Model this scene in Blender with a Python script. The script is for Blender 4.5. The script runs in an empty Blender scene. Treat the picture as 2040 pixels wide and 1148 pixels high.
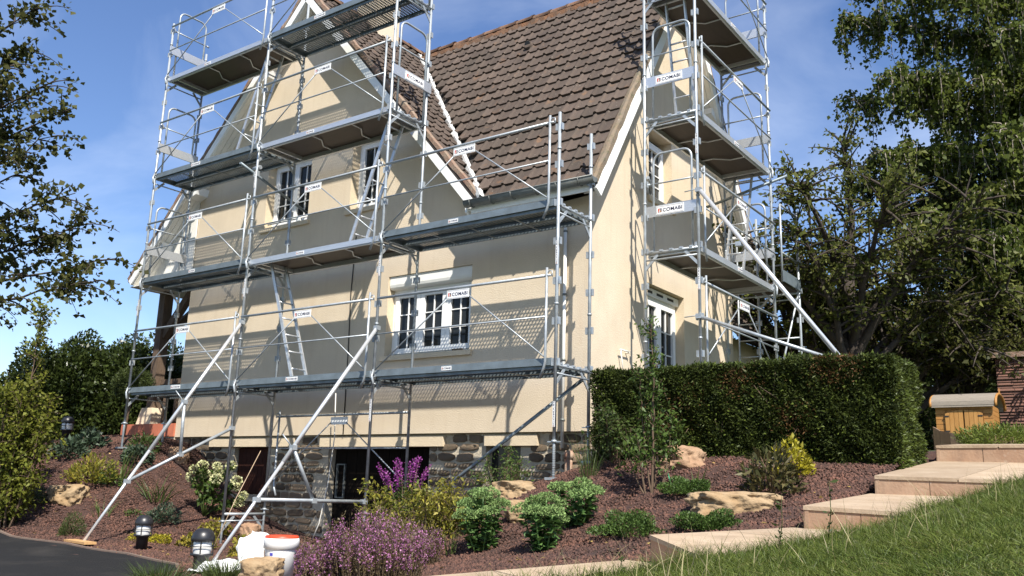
import bpy, bmesh, math, random
import numpy as np
from mathutils import Vector, Matrix

random.seed(7)
rng = np.random.default_rng(7)
scene = bpy.context.scene
COL = scene.collection
rad = math.radians

# ------------------------------------------------------------------ camera
CAM = np.array([5.731, -8.840, -1.487])
YAW, PITCH, ROLL, FPX = -0.6270, 0.2220, 0.0300, 1768.0
def cam_axes():
    cy, sy, cp, sp = math.cos(YAW), math.sin(YAW), math.cos(PITCH), math.sin(PITCH)
    f = np.array([sy*cp, cy*cp, sp]); r = np.array([cy, -sy, 0.0]); u = np.cross(r, f)
    cr, sr = math.cos(ROLL), math.sin(ROLL)
    return cr*r + sr*u, -sr*r + cr*u, f
AX_R, AX_U, AX_F = cam_axes()
cam_data = bpy.data.cameras.new('camera')
cam_data.sensor_width = 36.0
cam_data.lens = 36.0*FPX/2040.0
cam_data.clip_start = 0.1
cam_data.clip_end = 3000.0
cam = bpy.data.objects.new('camera', cam_data)
COL.objects.link(cam)
m = Matrix.Identity(4)
for i in range(3):
    m[i][0] = AX_R[i]; m[i][1] = AX_U[i]; m[i][2] = -AX_F[i]; m[i][3] = CAM[i]
cam.matrix_world = m
scene.camera = cam

# ------------------------------------------------------------------ sun and sky
SUN_DIR = Vector((-1.28, 1.0, -1.90)).normalized()          # the way the light travels
sun_data = bpy.data.lights.new('sun', 'SUN')
sun_data.energy = 5.0
sun_data.angle = rad(0.53)
sun_data.color = (1.0, 0.945, 0.855)
sun = bpy.data.objects.new('sun', sun_data)
COL.objects.link(sun)
sun.rotation_euler = SUN_DIR.to_track_quat('-Z', 'Y').to_euler()
sun.location = (10, -10, 20)

world = bpy.data.worlds.new('World')
scene.world = world
world.use_nodes = True
wt = world.node_tree
wt.nodes.clear()
wo = wt.nodes.new('ShaderNodeOutputWorld')
bg = wt.nodes.new('ShaderNodeBackground')
sky = wt.nodes.new('ShaderNodeTexSky')
sky.sky_type = 'NISHITA'
sky.sun_disc = False
sky.sun_elevation = math.asin(-SUN_DIR.z)
sky.sun_rotation = math.atan2(-SUN_DIR.x, -SUN_DIR.y)
sky.altitude = 50
sky.air_density = 1.0
sky.dust_density = 0.3
sky.ozone_density = 3.5
bg.inputs['Strength'].default_value = 0.10
# thin high cirrus, all over the sky
tc = wt.nodes.new('ShaderNodeTexCoord')
mp = wt.nodes.new('ShaderNodeMapping')
mp.inputs['Scale'].default_value = (1.2, 2.2, 3.5)
mp.inputs['Rotation'].default_value = (0.2, 0.3, 0.9)
mp.inputs['Location'].default_value = (0.0, 0.0, 0.0)
nz = wt.nodes.new('ShaderNodeTexNoise')
nz.inputs['Scale'].default_value = 1.5
nz.inputs['Detail'].default_value = 7
nz.inputs['Roughness'].default_value = 0.55
nz.inputs['Distortion'].default_value = 0.6
cr = wt.nodes.new('ShaderNodeMapRange')
cr.inputs['From Min'].default_value = 0.44
cr.inputs['From Max'].default_value = 0.80
cr.inputs['To Max'].default_value = 0.30
mx = wt.nodes.new('ShaderNodeMix')
mx.data_type = 'RGBA'
mx.inputs[7].default_value = (8.2, 8.8, 9.8, 1)
wt.links.new(tc.outputs['Generated'], mp.inputs['Vector'])
wt.links.new(mp.outputs['Vector'], nz.inputs['Vector'])
wt.links.new(nz.outputs['Fac'], cr.inputs['Value'])
wt.links.new(cr.outputs['Result'], mx.inputs[0])
sat = wt.nodes.new('ShaderNodeHueSaturation')
sat.inputs['Saturation'].default_value = 1.08
sat.inputs['Hue'].default_value = 0.508
wt.links.new(sky.outputs['Color'], sat.inputs['Color'])
wt.links.new(sat.outputs['Color'], mx.inputs[6])
wt.links.new(mx.outputs[2], bg.inputs['Color'])
wt.links.new(bg.outputs['Background'], wo.inputs['Surface'])

scene.view_settings.view_transform = 'Standard'
scene.view_settings.look = 'None'
scene.view_settings.exposure = 0.86
scene.view_settings.gamma = 1.0
scene.view_settings.use_curve_mapping = False
scene.render.engine = 'CYCLES'

# ------------------------------------------------------------------ where things stand
def ray(px, py):
    return AX_F + AX_R*(px-1020.0)/FPX - AX_U*(py-574.0)/FPX
def at_depth(px, py, d): return CAM + ray(px, py)*d
def on_y(px, py, y):
    d = ray(px, py); return CAM + d*((y-CAM[1])/d[1])
def on_x(px, py, x):
    d = ray(px, py); return CAM + d*((x-CAM[0])/d[0])

# ground heights measured at these spots (x, y, z)
GP = [(-8.93,0,-1.02),(-8.6,1.0,-.92),(-11.5,.03,-.87),(-11.2,1.2,-.70),(-12.5,3,-.55),(-10.2,-1.4,-1.38),(-8.44,-1.29,-1.80),
 (-7.5,-2.35,-2.36),(-6.1,-2.2,-2.39),(-4.6,-2.3,-2.42),(-3.2,-2.4,-2.44),(-7.5,0,-1.75),(-7.7,1.0,-1.72),(-6.0,0,-2.45),(-5.94,.78,-2.38),
 (-5,1.2,-2.38),(-3,0,-2.34),(-3.2,1.2,-2.36),(-2.2,.2,-2.02),(-2.2,1.2,-1.95),(-1.2,.1,-1.66),(-1.2,1.2,-1.55),(0,0,-1.37),(0.1,.78,-1.2),(.1,1.3,-1.15),
 (.4,.25,-1.17),(2.1,.25,-1.10),(3.5,.30,-1.16),(2.4,-3.2,-2.00),(2.75,-2.5,-1.90),(3.3,-1.95,-1.74),(3.5,-.4,-1.42),(3.75,1.5,-1.05),(4.6,-3.2,-1.85),
 (5.6,-1.8,-1.55),(5.6,-.2,-1.15),(5.6,1.8,-.88),(7.2,-1.5,-1.15),(7.2,-4,-1.55),(8,2,-.6),
 (-2.4,-3.1,-2.44),(-.6,-2.6,-2.36),(.9,-2.0,-2.02),(1.4,-2.4,-2.03),(-.2,-3.6,-2.36),(.9,-3.9,-2.20),(1.6,-4.2,-2.14),(-1.2,-1.2,-2.05),(.6,-1.0,-1.66),(2.0,-1.4,-1.68),
 (3,-5.5,-2.25),(5.7,-8.8,-3.0),(2,-7.5,-2.75),(-1,-6,-2.52),(-4,-6,-2.46),(-10,-6,-2.46),(-15,-3,-2.42),(-11.5,-2.5,-2.38),(-15,1,-.8),(-16,4,-.5),(9,-8,-2.2),
 (4.6,3.2,-.82),(5.8,4.5,-.74),(7,6,-.7),(3,6,-.8),(0.5,7,-.9),(-14,8,-.5),(-12,14,-.5),(4,14,-.6),(12,8,-.4),(14,-2,-.6)]
GP = np.array(GP, float)
def _rbf_setup():
    X = GP[:, :2]; n = len(X)
    K = np.sqrt(((X[:,None]-X[None])**2).sum(-1)+0.02) - np.eye(n)*0.06
    A = np.zeros((n+3, n+3)); A[:n,:n] = K; A[:n,n] = 1; A[:n,n+1:] = X; A[n,:n] = 1; A[n+1:,:n] = X.T
    b = np.zeros(n+3); b[:n] = GP[:,2]
    return np.linalg.solve(A, b)
GW = _rbf_setup()
def ground_z(x, y):
    x = np.atleast_1d(np.asarray(x, float)); y = np.atleast_1d(np.asarray(y, float))
    cx = np.clip(x, -17, 15); cy = np.clip(y, -9.5, 14.5)
    n = len(GP)
    out = np.full(x.shape, GW[n]) + GW[n+1]*cx + GW[n+2]*cy
    for i in range(n):
        out += GW[i]*np.sqrt((cx-GP[i,0])**2+(cy-GP[i,1])**2+0.02)
    return out
def gz(x, y): return float(ground_z(x, y)[0])
def on_ground(px, py, dmin=3.0, dmax=30.0):
    d = ray(px, py); ts = np.linspace(dmin, dmax, 1400)
    P = CAM + d[None]*ts[:,None]
    g = ground_z(P[:,0], P[:,1])
    k = np.argmax(P[:,2] < g)
    if not (P[:,2] < g).any(): k = np.argmin(P[:,2]-g)
    return float(P[k,0]), float(P[k,1]), float(g[k])

# ------------------------------------------------------------------ materials
MATS = {}
def nt_new(name):
    mt = bpy.data.materials.new(name); mt.use_nodes = True
    t = mt.node_tree; b = t.nodes['Principled BSDF']
    return mt, t, b
def mat(name, col, rough=0.7, metal=0.0, var=0.0, vscale=6.0, bump=0.0, bscale=60.0, spec=0.5, col2=None, stretch=None, detail=5, coat=0.0, rvar=0.0, island=0.0, bdist=0.02):
    if name in MATS: return MATS[name]
    mt, t, b = nt_new(name)
    b.inputs['Base Color'].default_value = (*col, 1)
    b.inputs['Roughness'].default_value = rough
    b.inputs['Metallic'].default_value = metal
    b.inputs['Specular IOR Level'].default_value = spec
    b.inputs['Coat Weight'].default_value = coat
    co = t.nodes.new('ShaderNodeTexCoord'); vec = co.outputs['Object']
    if stretch:
        mpn = t.nodes.new('ShaderNodeMapping'); mpn.inputs['Scale'].default_value = stretch
        t.links.new(vec, mpn.inputs['Vector']); vec = mpn.outputs['Vector']
    if var > 0 or col2 or island > 0:
        c2 = col2 if col2 else tuple(max(0, c*(1-var)) for c in col)
        c1 = col if col2 else tuple(min(1, c*(1+var)) for c in col)
        n = t.nodes.new('ShaderNodeTexNoise'); n.inputs['Scale'].default_value = vscale; n.inputs['Detail'].default_value = detail
        n.inputs['Roughness'].default_value = 0.6
        t.links.new(vec, n.inputs['Vector'])
        mr = t.nodes.new('ShaderNodeMapRange'); mr.inputs['From Min'].default_value = 0.3; mr.inputs['From Max'].default_value = 0.7
        t.links.new(n.outputs['Fac'], mr.inputs['Value'])
        fac = mr.outputs['Result']
        mxn = t.nodes.new('ShaderNodeMix'); mxn.data_type = 'RGBA'
        mxn.inputs[6].default_value = (*c1, 1); mxn.inputs[7].default_value = (*c2, 1)
        t.links.new(fac, mxn.inputs[0])
        outc = mxn.outputs[2]
        if island > 0:
            g = t.nodes.new('ShaderNodeNewGeometry'); oi = t.nodes.new('ShaderNodeObjectInfo')
            ad = t.nodes.new('ShaderNodeMath'); ad.operation = 'ADD'
            t.links.new(g.outputs['Random Per Island'], ad.inputs[0]); t.links.new(oi.outputs['Random'], ad.inputs[1])
            fr = t.nodes.new('ShaderNodeMath'); fr.operation = 'FRACT'; t.links.new(ad.outputs[0], fr.inputs[0])
            mv = t.nodes.new('ShaderNodeMapRange'); mv.inputs['To Min'].default_value = 1-island; mv.inputs['To Max'].default_value = 1+island
            t.links.new(fr.outputs[0], mv.inputs['Value'])
            hs = t.nodes.new('ShaderNodeHueSaturation')
            t.links.new(mv.outputs['Result'], hs.inputs['Value']); t.links.new(outc, hs.inputs['Color'])
            outc = hs.outputs['Color']
        t.links.new(outc, b.inputs['Base Color'])
        if rvar > 0:
            rr = t.nodes.new('ShaderNodeMapRange'); rr.inputs['To Min'].default_value = rough-rvar; rr.inputs['To Max'].default_value = rough+rvar
            t.links.new(fac, rr.inputs['Value']); t.links.new(rr.outputs['Result'], b.inputs['Roughness'])
    if bump > 0:
        n2 = t.nodes.new('ShaderNodeTexNoise'); n2.inputs['Scale'].default_value = bscale; n2.inputs['Detail'].default_value = 4
        t.links.new(vec, n2.inputs['Vector'])
        bp = t.nodes.new('ShaderNodeBump'); bp.inputs['Strength'].default_value = bump; bp.inputs['Distance'].default_value = bdist
        t.links.new(n2.outputs['Fac'], bp.inputs['Height']); t.links.new(bp.outputs['Normal'], b.inputs['Normal'])
    MATS[name] = mt
    return mt
def leafmat(name, col, col2=None, trans=0.35, rough=0.5, spec=0.35, isl=0.35, clump=1.5):
    """foliage: colour varies from leaf to leaf and in clumps, light shines through"""
    if name in MATS: return MATS[name]
    mt, t, b = nt_new(name)
    c2 = col2 or (col[0]*1.35, col[1]*1.15, col[2]*0.8)
    g = t.nodes.new('ShaderNodeNewGeometry')
    co = t.nodes.new('ShaderNodeTexCoord')
    n = t.nodes.new('ShaderNodeTexNoise'); n.inputs['Scale'].default_value = clump; n.inputs['Detail'].default_value = 3
    t.links.new(co.outputs['Object'], n.inputs['Vector'])
    ad = t.nodes.new('ShaderNodeMath'); ad.operation = 'MULTIPLY_ADD'; ad.inputs[1].default_value = 0.6; 
    t.links.new(g.outputs['Random Per Island'], ad.inputs[0])
    sc = t.nodes.new('ShaderNodeMapRange'); sc.inputs['From Min'].default_value = 0.3; sc.inputs['From Max'].default_value = 0.7; sc.inputs['To Max'].default_value = 0.4
    t.links.new(n.outputs['Fac'], sc.inputs['Value']); t.links.new(sc.outputs['Result'], ad.inputs[2])
    mxn = t.nodes.new('ShaderNodeMix'); mxn.data_type = 'RGBA'
    mxn.inputs[6].default_value = (*col, 1); mxn.inputs[7].default_value = (*c2, 1)
    t.links.new(ad.outputs[0], mxn.inputs[0])
    wn = t.nodes.new('ShaderNodeTexWhiteNoise'); wn.noise_dimensions = '1D'; t.links.new(g.outputs['Random Per Island'], wn.inputs['W'])
    mv = t.nodes.new('ShaderNodeMapRange'); mv.inputs['To Min'].default_value = 1-isl; mv.inputs['To Max'].default_value = 1+isl
    t.links.new(wn.outputs['Value'], mv.inputs['Value'])
    hs = t.nodes.new('ShaderNodeHueSaturation'); t.links.new(mv.outputs['Result'], hs.inputs['Value']); t.links.new(mxn.outputs[2], hs.inputs['Color'])
    t.links.new(hs.outputs['Color'], b.inputs['Base Color'])
    b.inputs['Roughness'].default_value = rough; b.inputs['Specular IOR Level'].default_value = spec
    tr = t.nodes.new('ShaderNodeBsdfTranslucent'); t.links.new(hs.outputs['Color'], tr.inputs['Color'])
    ms = t.nodes.new('ShaderNodeMixShader'); ms.inputs[0].default_value = trans
    out = t.nodes['Material Output']
    t.links.new(b.outputs[0], ms.inputs[1]); t.links.new(tr.outputs[0], ms.inputs[2]); t.links.new(ms.outputs[0], out.inputs['Surface'])
    MATS[name] = mt
    return mt

def stain(mt, scale, lo, hi, col, amount, stretch=(1,1,1), world=True):
    """lay irregular stains, splashes or lichen with a shape of their own over a material"""
    t = mt.node_tree; b = t.nodes['Principled BSDF']; s_ = b.inputs['Base Color']
    if world: v = t.nodes.new('ShaderNodeNewGeometry').outputs['Position']
    else: v = t.nodes.new('ShaderNodeTexCoord').outputs['Object']
    mpn = t.nodes.new('ShaderNodeMapping'); mpn.inputs['Scale'].default_value = stretch; t.links.new(v, mpn.inputs['Vector'])
    n = t.nodes.new('ShaderNodeTexNoise'); n.inputs['Scale'].default_value = scale; n.inputs['Detail'].default_value = 6; n.inputs['Roughness'].default_value = .62
    r_ = t.nodes.new('ShaderNodeMapRange'); r_.inputs['From Min'].default_value = lo; r_.inputs['From Max'].default_value = hi; r_.inputs['To Max'].default_value = amount
    m_ = t.nodes.new('ShaderNodeMix'); m_.data_type = 'RGBA'; m_.inputs[7].default_value = (*col, 1); m_.inputs[6].default_value = s_.default_value
    t.links.new(mpn.outputs['Vector'], n.inputs['Vector']); t.links.new(n.outputs['Fac'], r_.inputs['Value']); t.links.new(r_.outputs['Result'], m_.inputs[0])
    if s_.links: t.links.new(s_.links[0].from_socket, m_.inputs[6])
    t.links.new(m_.outputs[2], s_)

# ------------------------------------------------------------------ objects
ORG = {}
def tag(o, label=None, cat=None, group=None, kind=None):
    if label: o['label'] = label
    if cat: o['category'] = cat
    if group: o['group'] = group
    if kind: o['kind'] = kind
    return o
def thing(name, loc, label, cat, group=None):
    o = bpy.data.objects.new(name, None); COL.objects.link(o)
    o.location = loc; o.empty_display_size = 0.2
    ORG[o.name] = Vector(loc)
    return tag(o, label, cat, group)
def part(name, data, parent, mats=None):
    """link mesh data (already local to the thing) as a part"""
    o = bpy.data.objects.new(name, data); COL.objects.link(o)
    if parent is not None:
        o.parent = parent
        ORG[o.name] = ORG.get(parent.name, Vector((0,0,0)))
    return o
class MB:
    def __init__(s): s.v = []; s.f = []; s.m = []; s.sm = []
    def add(s, vs, fs, mi=0, smooth=False):
        b = len(s.v); s.v += [tuple(v) for v in vs]
        for f in fs: s.f.append(tuple(b+i for i in f)); s.m.append(mi); s.sm.append(smooth)
        return s
    def box(s, x0, x1, y0, y1, z0, z1, mi=0):
        v = [(x0,y0,z0),(x1,y0,z0),(x1,y1,z0),(x0,y1,z0),(x0,y0,z1),(x1,y0,z1),(x1,y1,z1),(x0,y1,z1)]
        return s.add(v, [(0,3,2,1),(4,5,6,7),(0,1,5,4),(1,2,6,5),(2,3,7,6),(3,0,4,7)], mi)
    def hexa(s, v, mi=0):   # 8 corners, lower ring then upper ring
        return s.add(v, [(0,3,2,1),(4,5,6,7),(0,1,5,4),(1,2,6,5),(2,3,7,6),(3,0,4,7)], mi)
    def bar(s, p0, p1, w, h, up=(0,0,1), mi=0):  # rectangular bar between two points
        p0, p1 = Vector(p0), Vector(p1); d = (p1-p0).normalized(); up = Vector(up)
        sd = d.cross(up)
        if sd.length < 1e-4: sd = d.cross(Vector((1,0,0)))
        sd.normalize(); u = sd.cross(d).normalized()
        a = sd*w/2; c = u*h/2
        return s.hexa([p0-a-c, p0+a-c, p1+a-c, p1-a-c, p0-a+c, p0+a+c, p1+a+c, p1-a+c], mi)
    def tube(s, pts, r, n=8, mi=0, cap=True):
        pts = [Vector(p) for p in pts]
        rs = r if isinstance(r, (list, tuple)) else [r]*len(pts)
        rings = []; ref = None
        for i, p in enumerate(pts):
            if i == 0: d = pts[1]-p
            elif i == len(pts)-1: d = p-pts[i-1]
            else: d = (pts[i+1]-p).normalized()+(p-pts[i-1]).normalized()
            d.normalize()
            if ref is None:
                ref = d.cross(Vector((0,0,1)))
                if ref.length < 1e-3: ref = d.cross(Vector((1,0,0)))
            a = (ref - d*ref.dot(d)).normalized(); ref = a; c = d.cross(a)
            rings.append([p + (a*math.cos(2*math.pi*k/n) + c*math.sin(2*math.pi*k/n))*rs[i] for k in range(n)])
        vs = [v for rg in rings for v in rg]; fs = []
        for i in range(len(pts)-1):
            for k in range(n):
                fs.append((i*n+k, i*n+(k+1)%n, (i+1)*n+(k+1)%n, (i+1)*n+k))
        s.add(vs, fs, mi, True)
        if cap:
            b = len(s.v)-len(vs)
            s.f.append(tuple(b+k for k in range(n))[::-1]); s.m.append(mi); s.sm.append(False)
            e = b+(len(pts)-1)*n
            s.f.append(tuple(e+k for k in range(n))); s.m.append(mi); s.sm.append(False)
        return s
    def lathe(s, prof, c, n=20, mi=0):  # prof: (r, z) list around vertical axis at c
        vs = []
        for r, z in prof:
            for k in range(n):
                a = 2*math.pi*k/n; vs.append((c[0]+r*math.cos(a), c[1]+r*math.sin(a), c[2]+z))
        fs = []
        for i in range(len(prof)-1):
            for k in range(n): fs.append((i*n+k, i*n+(k+1)%n, (i+1)*n+(k+1)%n, (i+1)*n+k))
        return s.add(vs, fs, mi, True)
    def prism(s, poly, ext, mi=0):  # poly: list of 3d points, ext: extrusion vector
        n = len(poly); e = Vector(ext); vs = [Vector(p) for p in poly]+[Vector(p)+e for p in poly]
        fs = [tuple(range(n))[::-1], tuple(range(n, 2*n))]+[(i, (i+1)%n, n+(i+1)%n, n+i) for i in range(n)]
        return s.add(vs, fs, mi)
    def mesh(s, name, mats, org=(0,0,0)):
        me = bpy.data.meshes.new(name)
        o = Vector(org)
        me.from_pydata([tuple(Vector(v)-o) for v in s.v], [], s.f)
        for mm in (mats if isinstance(mats, (list, tuple)) else [mats]): me.materials.append(mm)
        me.polygons.foreach_set('material_index', s.m)
        me.polygons.foreach_set('use_smooth', s.sm)
        me.update()
        return me
    def build(s, name, mats, parent=None):
        org = ORG.get(parent.name, Vector((0,0,0))) if parent is not None else Vector((0,0,0))
        return part(name, s.mesh(name, mats, org), parent)
def np_mesh(name, V, F, mats, org=(0,0,0), smooth=False, mi=None):
    """big meshes from numpy arrays; F is (n,3) or (n,4)"""
    me = bpy.data.meshes.new(name)
    V = np.asarray(V, np.float32)-np.asarray(org, np.float32); F = np.asarray(F, np.int32); k = F.shape[1]
    me.vertices.add(len(V)); me.vertices.foreach_set('co', V.ravel())
    me.loops.add(F.size); me.loops.foreach_set('vertex_index', F.ravel())
    me.polygons.add(len(F)); me.polygons.foreach_set('loop_start', np.arange(0, F.size, k, dtype=np.int32))
    me.polygons.foreach_set('loop_total', np.full(len(F), k, np.int32))
    for mm in (mats if isinstance(mats, (list, tuple)) else [mats]): me.materials.append(mm)
    if mi is not None: me.polygons.foreach_set('material_index', np.asarray(mi, np.int32))
    if smooth: me.polygons.foreach_set('use_smooth', np.ones(len(F), bool))
    me.update(calc_edges=True)
    return me
def inst(name, me, parent, loc, rot=(0,0,0), scale=(1,1,1)):
    """a part that shares mesh data, placed in the thing's frame (loc in world)"""
    o = bpy.data.objects.new(name, me); COL.objects.link(o); o.parent = parent
    og = ORG.get(parent.name, Vector((0,0,0)))
    o.location = Vector(loc)-og; o.rotation_euler = rot; o.scale = scale
    ORG[o.name] = Vector(loc)
    return o
# ================================================================== the house
M_render = mat('cream_render', (.585,.492,.368), .92, var=.07, vscale=1.3, bump=.42, bscale=55, spec=.15, detail=8, bdist=.012)
M_reveal = mat('reveal_render', (.61,.505,.36), .9, var=.05, bump=.3, bscale=60, spec=.15)
M_white = mat('white_paint', (.78,.78,.75), .45, var=.03, vscale=4)
M_board = mat('white_boarding', (.74,.72,.66), .6, var=.05, vscale=5, bump=.1, bscale=30)
M_pvc = mat('white_window_plastic', (.80,.80,.79), .3)
M_zinc = mat('weathered_zinc', (.17,.18,.17), .5, metal=.4, var=.2, vscale=8)
M_lead = mat('pale_valley_mortar', (.55,.55,.53), .8, var=.18, vscale=14, bump=.4, bscale=60)
M_mortar = mat('verge_mortar', (.15,.125,.095), .95, col2=(.21,.15,.095), vscale=6, bump=.6, bscale=50)
M_redmortar = mat('red_verge_mortar', (.21,.11,.075), .95, col2=(.23,.185,.135), vscale=6, bump=.6, bscale=45)
M_tile = mat('brown_roof_tile', (.092,.068,.053), .85, col2=(.068,.051,.042), vscale=2.2, bump=.25, bscale=70, island=.22, spec=.3)
M_under = mat('dark_roof_underlay', (.03,.024,.02), .95)
M_lichen = mat('lichened_ridge_tile', (.12,.085,.06), .9, col2=(.24,.11,.05), vscale=5, bump=.5, bscale=40, island=.25)
M_stone = mat('brown_schist', (.27,.18,.11), .85, col2=(.185,.165,.125), vscale=7, bump=.8, bscale=26, island=.38, spec=.3, bdist=.03)
M_joint = mat('stone_joint', (.46,.40,.30), .95, var=.14, vscale=9, bump=.6, bscale=45)
M_dark = mat('dark_brown_wood', (.010,.007,.005), .9, spec=.1, var=.25, vscale=3, stretch=(18,18,1.5))
M_redwood = mat('red_brown_shutter', (.045,.016,.010), .8, spec=.2, var=.25, vscale=4, stretch=(20,20,1.5))
M_oak = mat('weathered_oak', (.075,.048,.03), .85, col2=(.15,.10,.065), vscale=5, stretch=(9,9,1), bump=.6, bscale=18)
M_terra = mat('terracotta', (.42,.13,.07), .75, var=.12, vscale=6, island=.15)
M_glass, _t, _b = nt_new('window_glass')
_b.inputs['Base Color'].default_value = (.02,.022,.022,1); _b.inputs['Roughness'].default_value = .03
_b.inputs['Specular IOR Level'].default_value = .25
M_curtain = mat('net_curtain', (.62,.60,.55), .9, var=.12, vscale=9, stretch=(8,8,1))
M_black = mat('black_plastic', (.012,.012,.012), .5)
M_pipe = mat('white_pipe', (.70,.68,.62), .5, var=.08)
M_rust = mat('rusty_cast_iron', (.22,.09,.05), .85, col2=(.45,.36,.27), vscale=9, bump=.4)

# lichen specks and weathered streaks on the tiles
_t = M_tile.node_tree; _b = _t.nodes['Principled BSDF']; _src = _b.inputs['Base Color'].links[0].from_socket
_g = _t.nodes.new('ShaderNodeNewGeometry')
for _sc, _lo, _hi, _c, _am in ((26,.66,.74,(.30,.27,.22,1),.7),(5,.62,.76,(.20,.105,.05,1),.55),(1.1,.50,.72,(.050,.044,.034,1),.40)):
    _n = _t.nodes.new('ShaderNodeTexNoise'); _n.inputs['Scale'].default_value = _sc; _n.inputs['Detail'].default_value = 4
    _r = _t.nodes.new('ShaderNodeMapRange'); _r.inputs['From Min'].default_value = _lo; _r.inputs['From Max'].default_value = _hi; _r.inputs['To Max'].default_value = _am
    _m = _t.nodes.new('ShaderNodeMix'); _m.data_type = 'RGBA'; _m.inputs[7].default_value = _c
    _t.links.new(_g.outputs['Position'], _n.inputs['Vector']); _t.links.new(_n.outputs['Fac'], _r.inputs['Value']); _t.links.new(_r.outputs['Result'], _m.inputs[0])
    _t.links.new(_src, _m.inputs[6]); _src = _m.outputs[2]
_t.links.new(_src, _b.inputs['Base Color'])
stain(M_mortar, 14, .55, .65, (.10,.10,.05), .7); stain(M_mortar, 9, .62, .72, (.30,.27,.22), .7)
stain(M_redmortar, 12, .56, .66, (.30,.26,.21), .7)
YW, XR, XL, YB = 1.22, -.25, -9.30, 6.20
XA, ZA, SL, SR = -6.2, 7.45, 1.05, 1.135          # wing ridge x, z and its two slopes
YV = .87                                           # front verge
YE, ZE, YR, ZR = .86, 2.55, 3.85, 7.25             # main eave and ridge
SM = (ZR-ZE)/(YR-YE)
XV = .05                                           # right verge
house = thing('house', (-5, 1.22, -2.4), 'cream rendered house with steep brown tiled roofs wrapped in scaffolding', 'house')

def wing_z(x): return ZA - (SL*(XA-x) if x < XA else SR*(x-XA))
def main_z(y): return ZE + SM*(y-YE) if y < YR else ZR - SM*(y-YR)

def wall_sheet(name, to3, a0, a1, zlo, ztop, breaks, holes, depth, mats, parent):
    """a wall face with real openings and reveals. to3(a, z, d): d is the depth into the wall"""
    b = MB()
    xs = sorted(set([a0, a1]+[c for c in breaks if a0 < c < a1]+[h[0] for h in holes]+[h[1] for h in holes]))
    for i in range(len(xs)-1):
        p, q = xs[i], xs[i+1]; mid = (p+q)/2
        hs = sorted([(h[2], h[3]) for h in holes if h[0] <= mid <= h[1]])
        lo = zlo
        for h0, h1 in hs:
            b.add([to3(p,lo,0), to3(q,lo,0), to3(q,h0,0), to3(p,h0,0)], [(0,1,2,3)]); lo = h1
        b.add([to3(p,lo,0), to3(q,lo,0), to3(q,ztop(q),0), to3(p,ztop(p),0)], [(0,1,2,3)])
    for h in holes:
        c = [(h[0],h[2]),(h[1],h[2]),(h[1],h[3]),(h[0],h[3])]
        for k in range(4):
            (p0,z0),(p1,z1) = c[k], c[(k+1)%4]
            b.add([to3(p0,z0,0), to3(p0,z0,depth), to3(p1,z1,depth), to3(p1,z1,0)], [(0,1,2,3)], 1)
    # underside lip
    b.add([to3(a0,zlo,0), to3(a0,zlo,.2), to3(a1,zlo,.2), to3(a1,zlo,0)], [(0,1,2,3)])
    return b.build(name, mats, parent)

RV = .24
H_front = [(-4.0,-2.3,.47,1.76), (-7.25,-6.07,3.03,4.30), (-5.03,-4.36,3.03,4.30)]
def f3(a, z, d): return (a, YW+d, z)
def ftop(x):
    t = wing_z(x)-.22
    if x > -1.95: t = max(t, 2.50)
    return t
wall_sheet('front_wall', f3, XL, XR, -.73, ftop, [XA, -2.0, -1.95], H_front, RV, [M_render, M_reveal], house)
H_side = [(2.88,4.17,-.55,1.60), (2.95,3.76,2.98,4.12)]
def s3(a, z, d): return (XR-d, a, z)
wall_sheet('gable_wall', s3, YW, YB, -.73, lambda y: main_z(y)-.30, [YR], H_side, RV, [M_render, M_reveal], house)
b = MB()   # the two hidden walls
b.add([(XL,YW,-2.6),(XL,8,-2.6),(XL,8,3.6),(XL,YW,3.6)], [(0,1,2,3)])
b.add([(XL,YB,-2.6),(XR,YB,-2.6),(XR,YB,2.3),(XL,YB,2.3)], [(0,1,2,3)])
b.build('rear_wall', M_render, house)

# weathering of the render: faint streaks and a dirtier foot
_t = M_render.node_tree; _b = _t.nodes['Principled BSDF']; _src = _b.inputs['Base Color'].links[0].from_socket
_co = _t.nodes.new('ShaderNodeTexCoord'); _mp = _t.nodes.new('ShaderNodeMapping'); _mp.inputs['Scale'].default_value = (5,5,.45)
_n = _t.nodes.new('ShaderNodeTexNoise'); _n.inputs['Scale'].default_value = 1.6; _n.inputs['Detail'].default_value = 6; _n.inputs['Roughness'].default_value = .65
_r = _t.nodes.new('ShaderNodeMapRange'); _r.inputs['From Min'].default_value = .52; _r.inputs['From Max'].default_value = .78; _r.inputs['To Max'].default_value = .40
_m = _t.nodes.new('ShaderNodeMix'); _m.data_type = 'RGBA'; _m.inputs[7].default_value = (.46,.36,.25,1)
_t.links.new(_co.outputs['Object'], _mp.inputs['Vector']); _t.links.new(_mp.outputs['Vector'], _n.inputs['Vector']); _t.links.new(_n.outputs['Fac'], _r.inputs['Value'])
_t.links.new(_r.outputs['Result'], _m.inputs[0]); _t.links.new(_src, _m.inputs[6]); _t.links.new(_m.outputs[2], _b.inputs['Base Color'])
stain(M_render, .9, .56, .74, (.66,.57,.44), .5)
stain(M_render, 2.2, .60, .80, (.50,.36,.24), .35, (1,1,.35))
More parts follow.
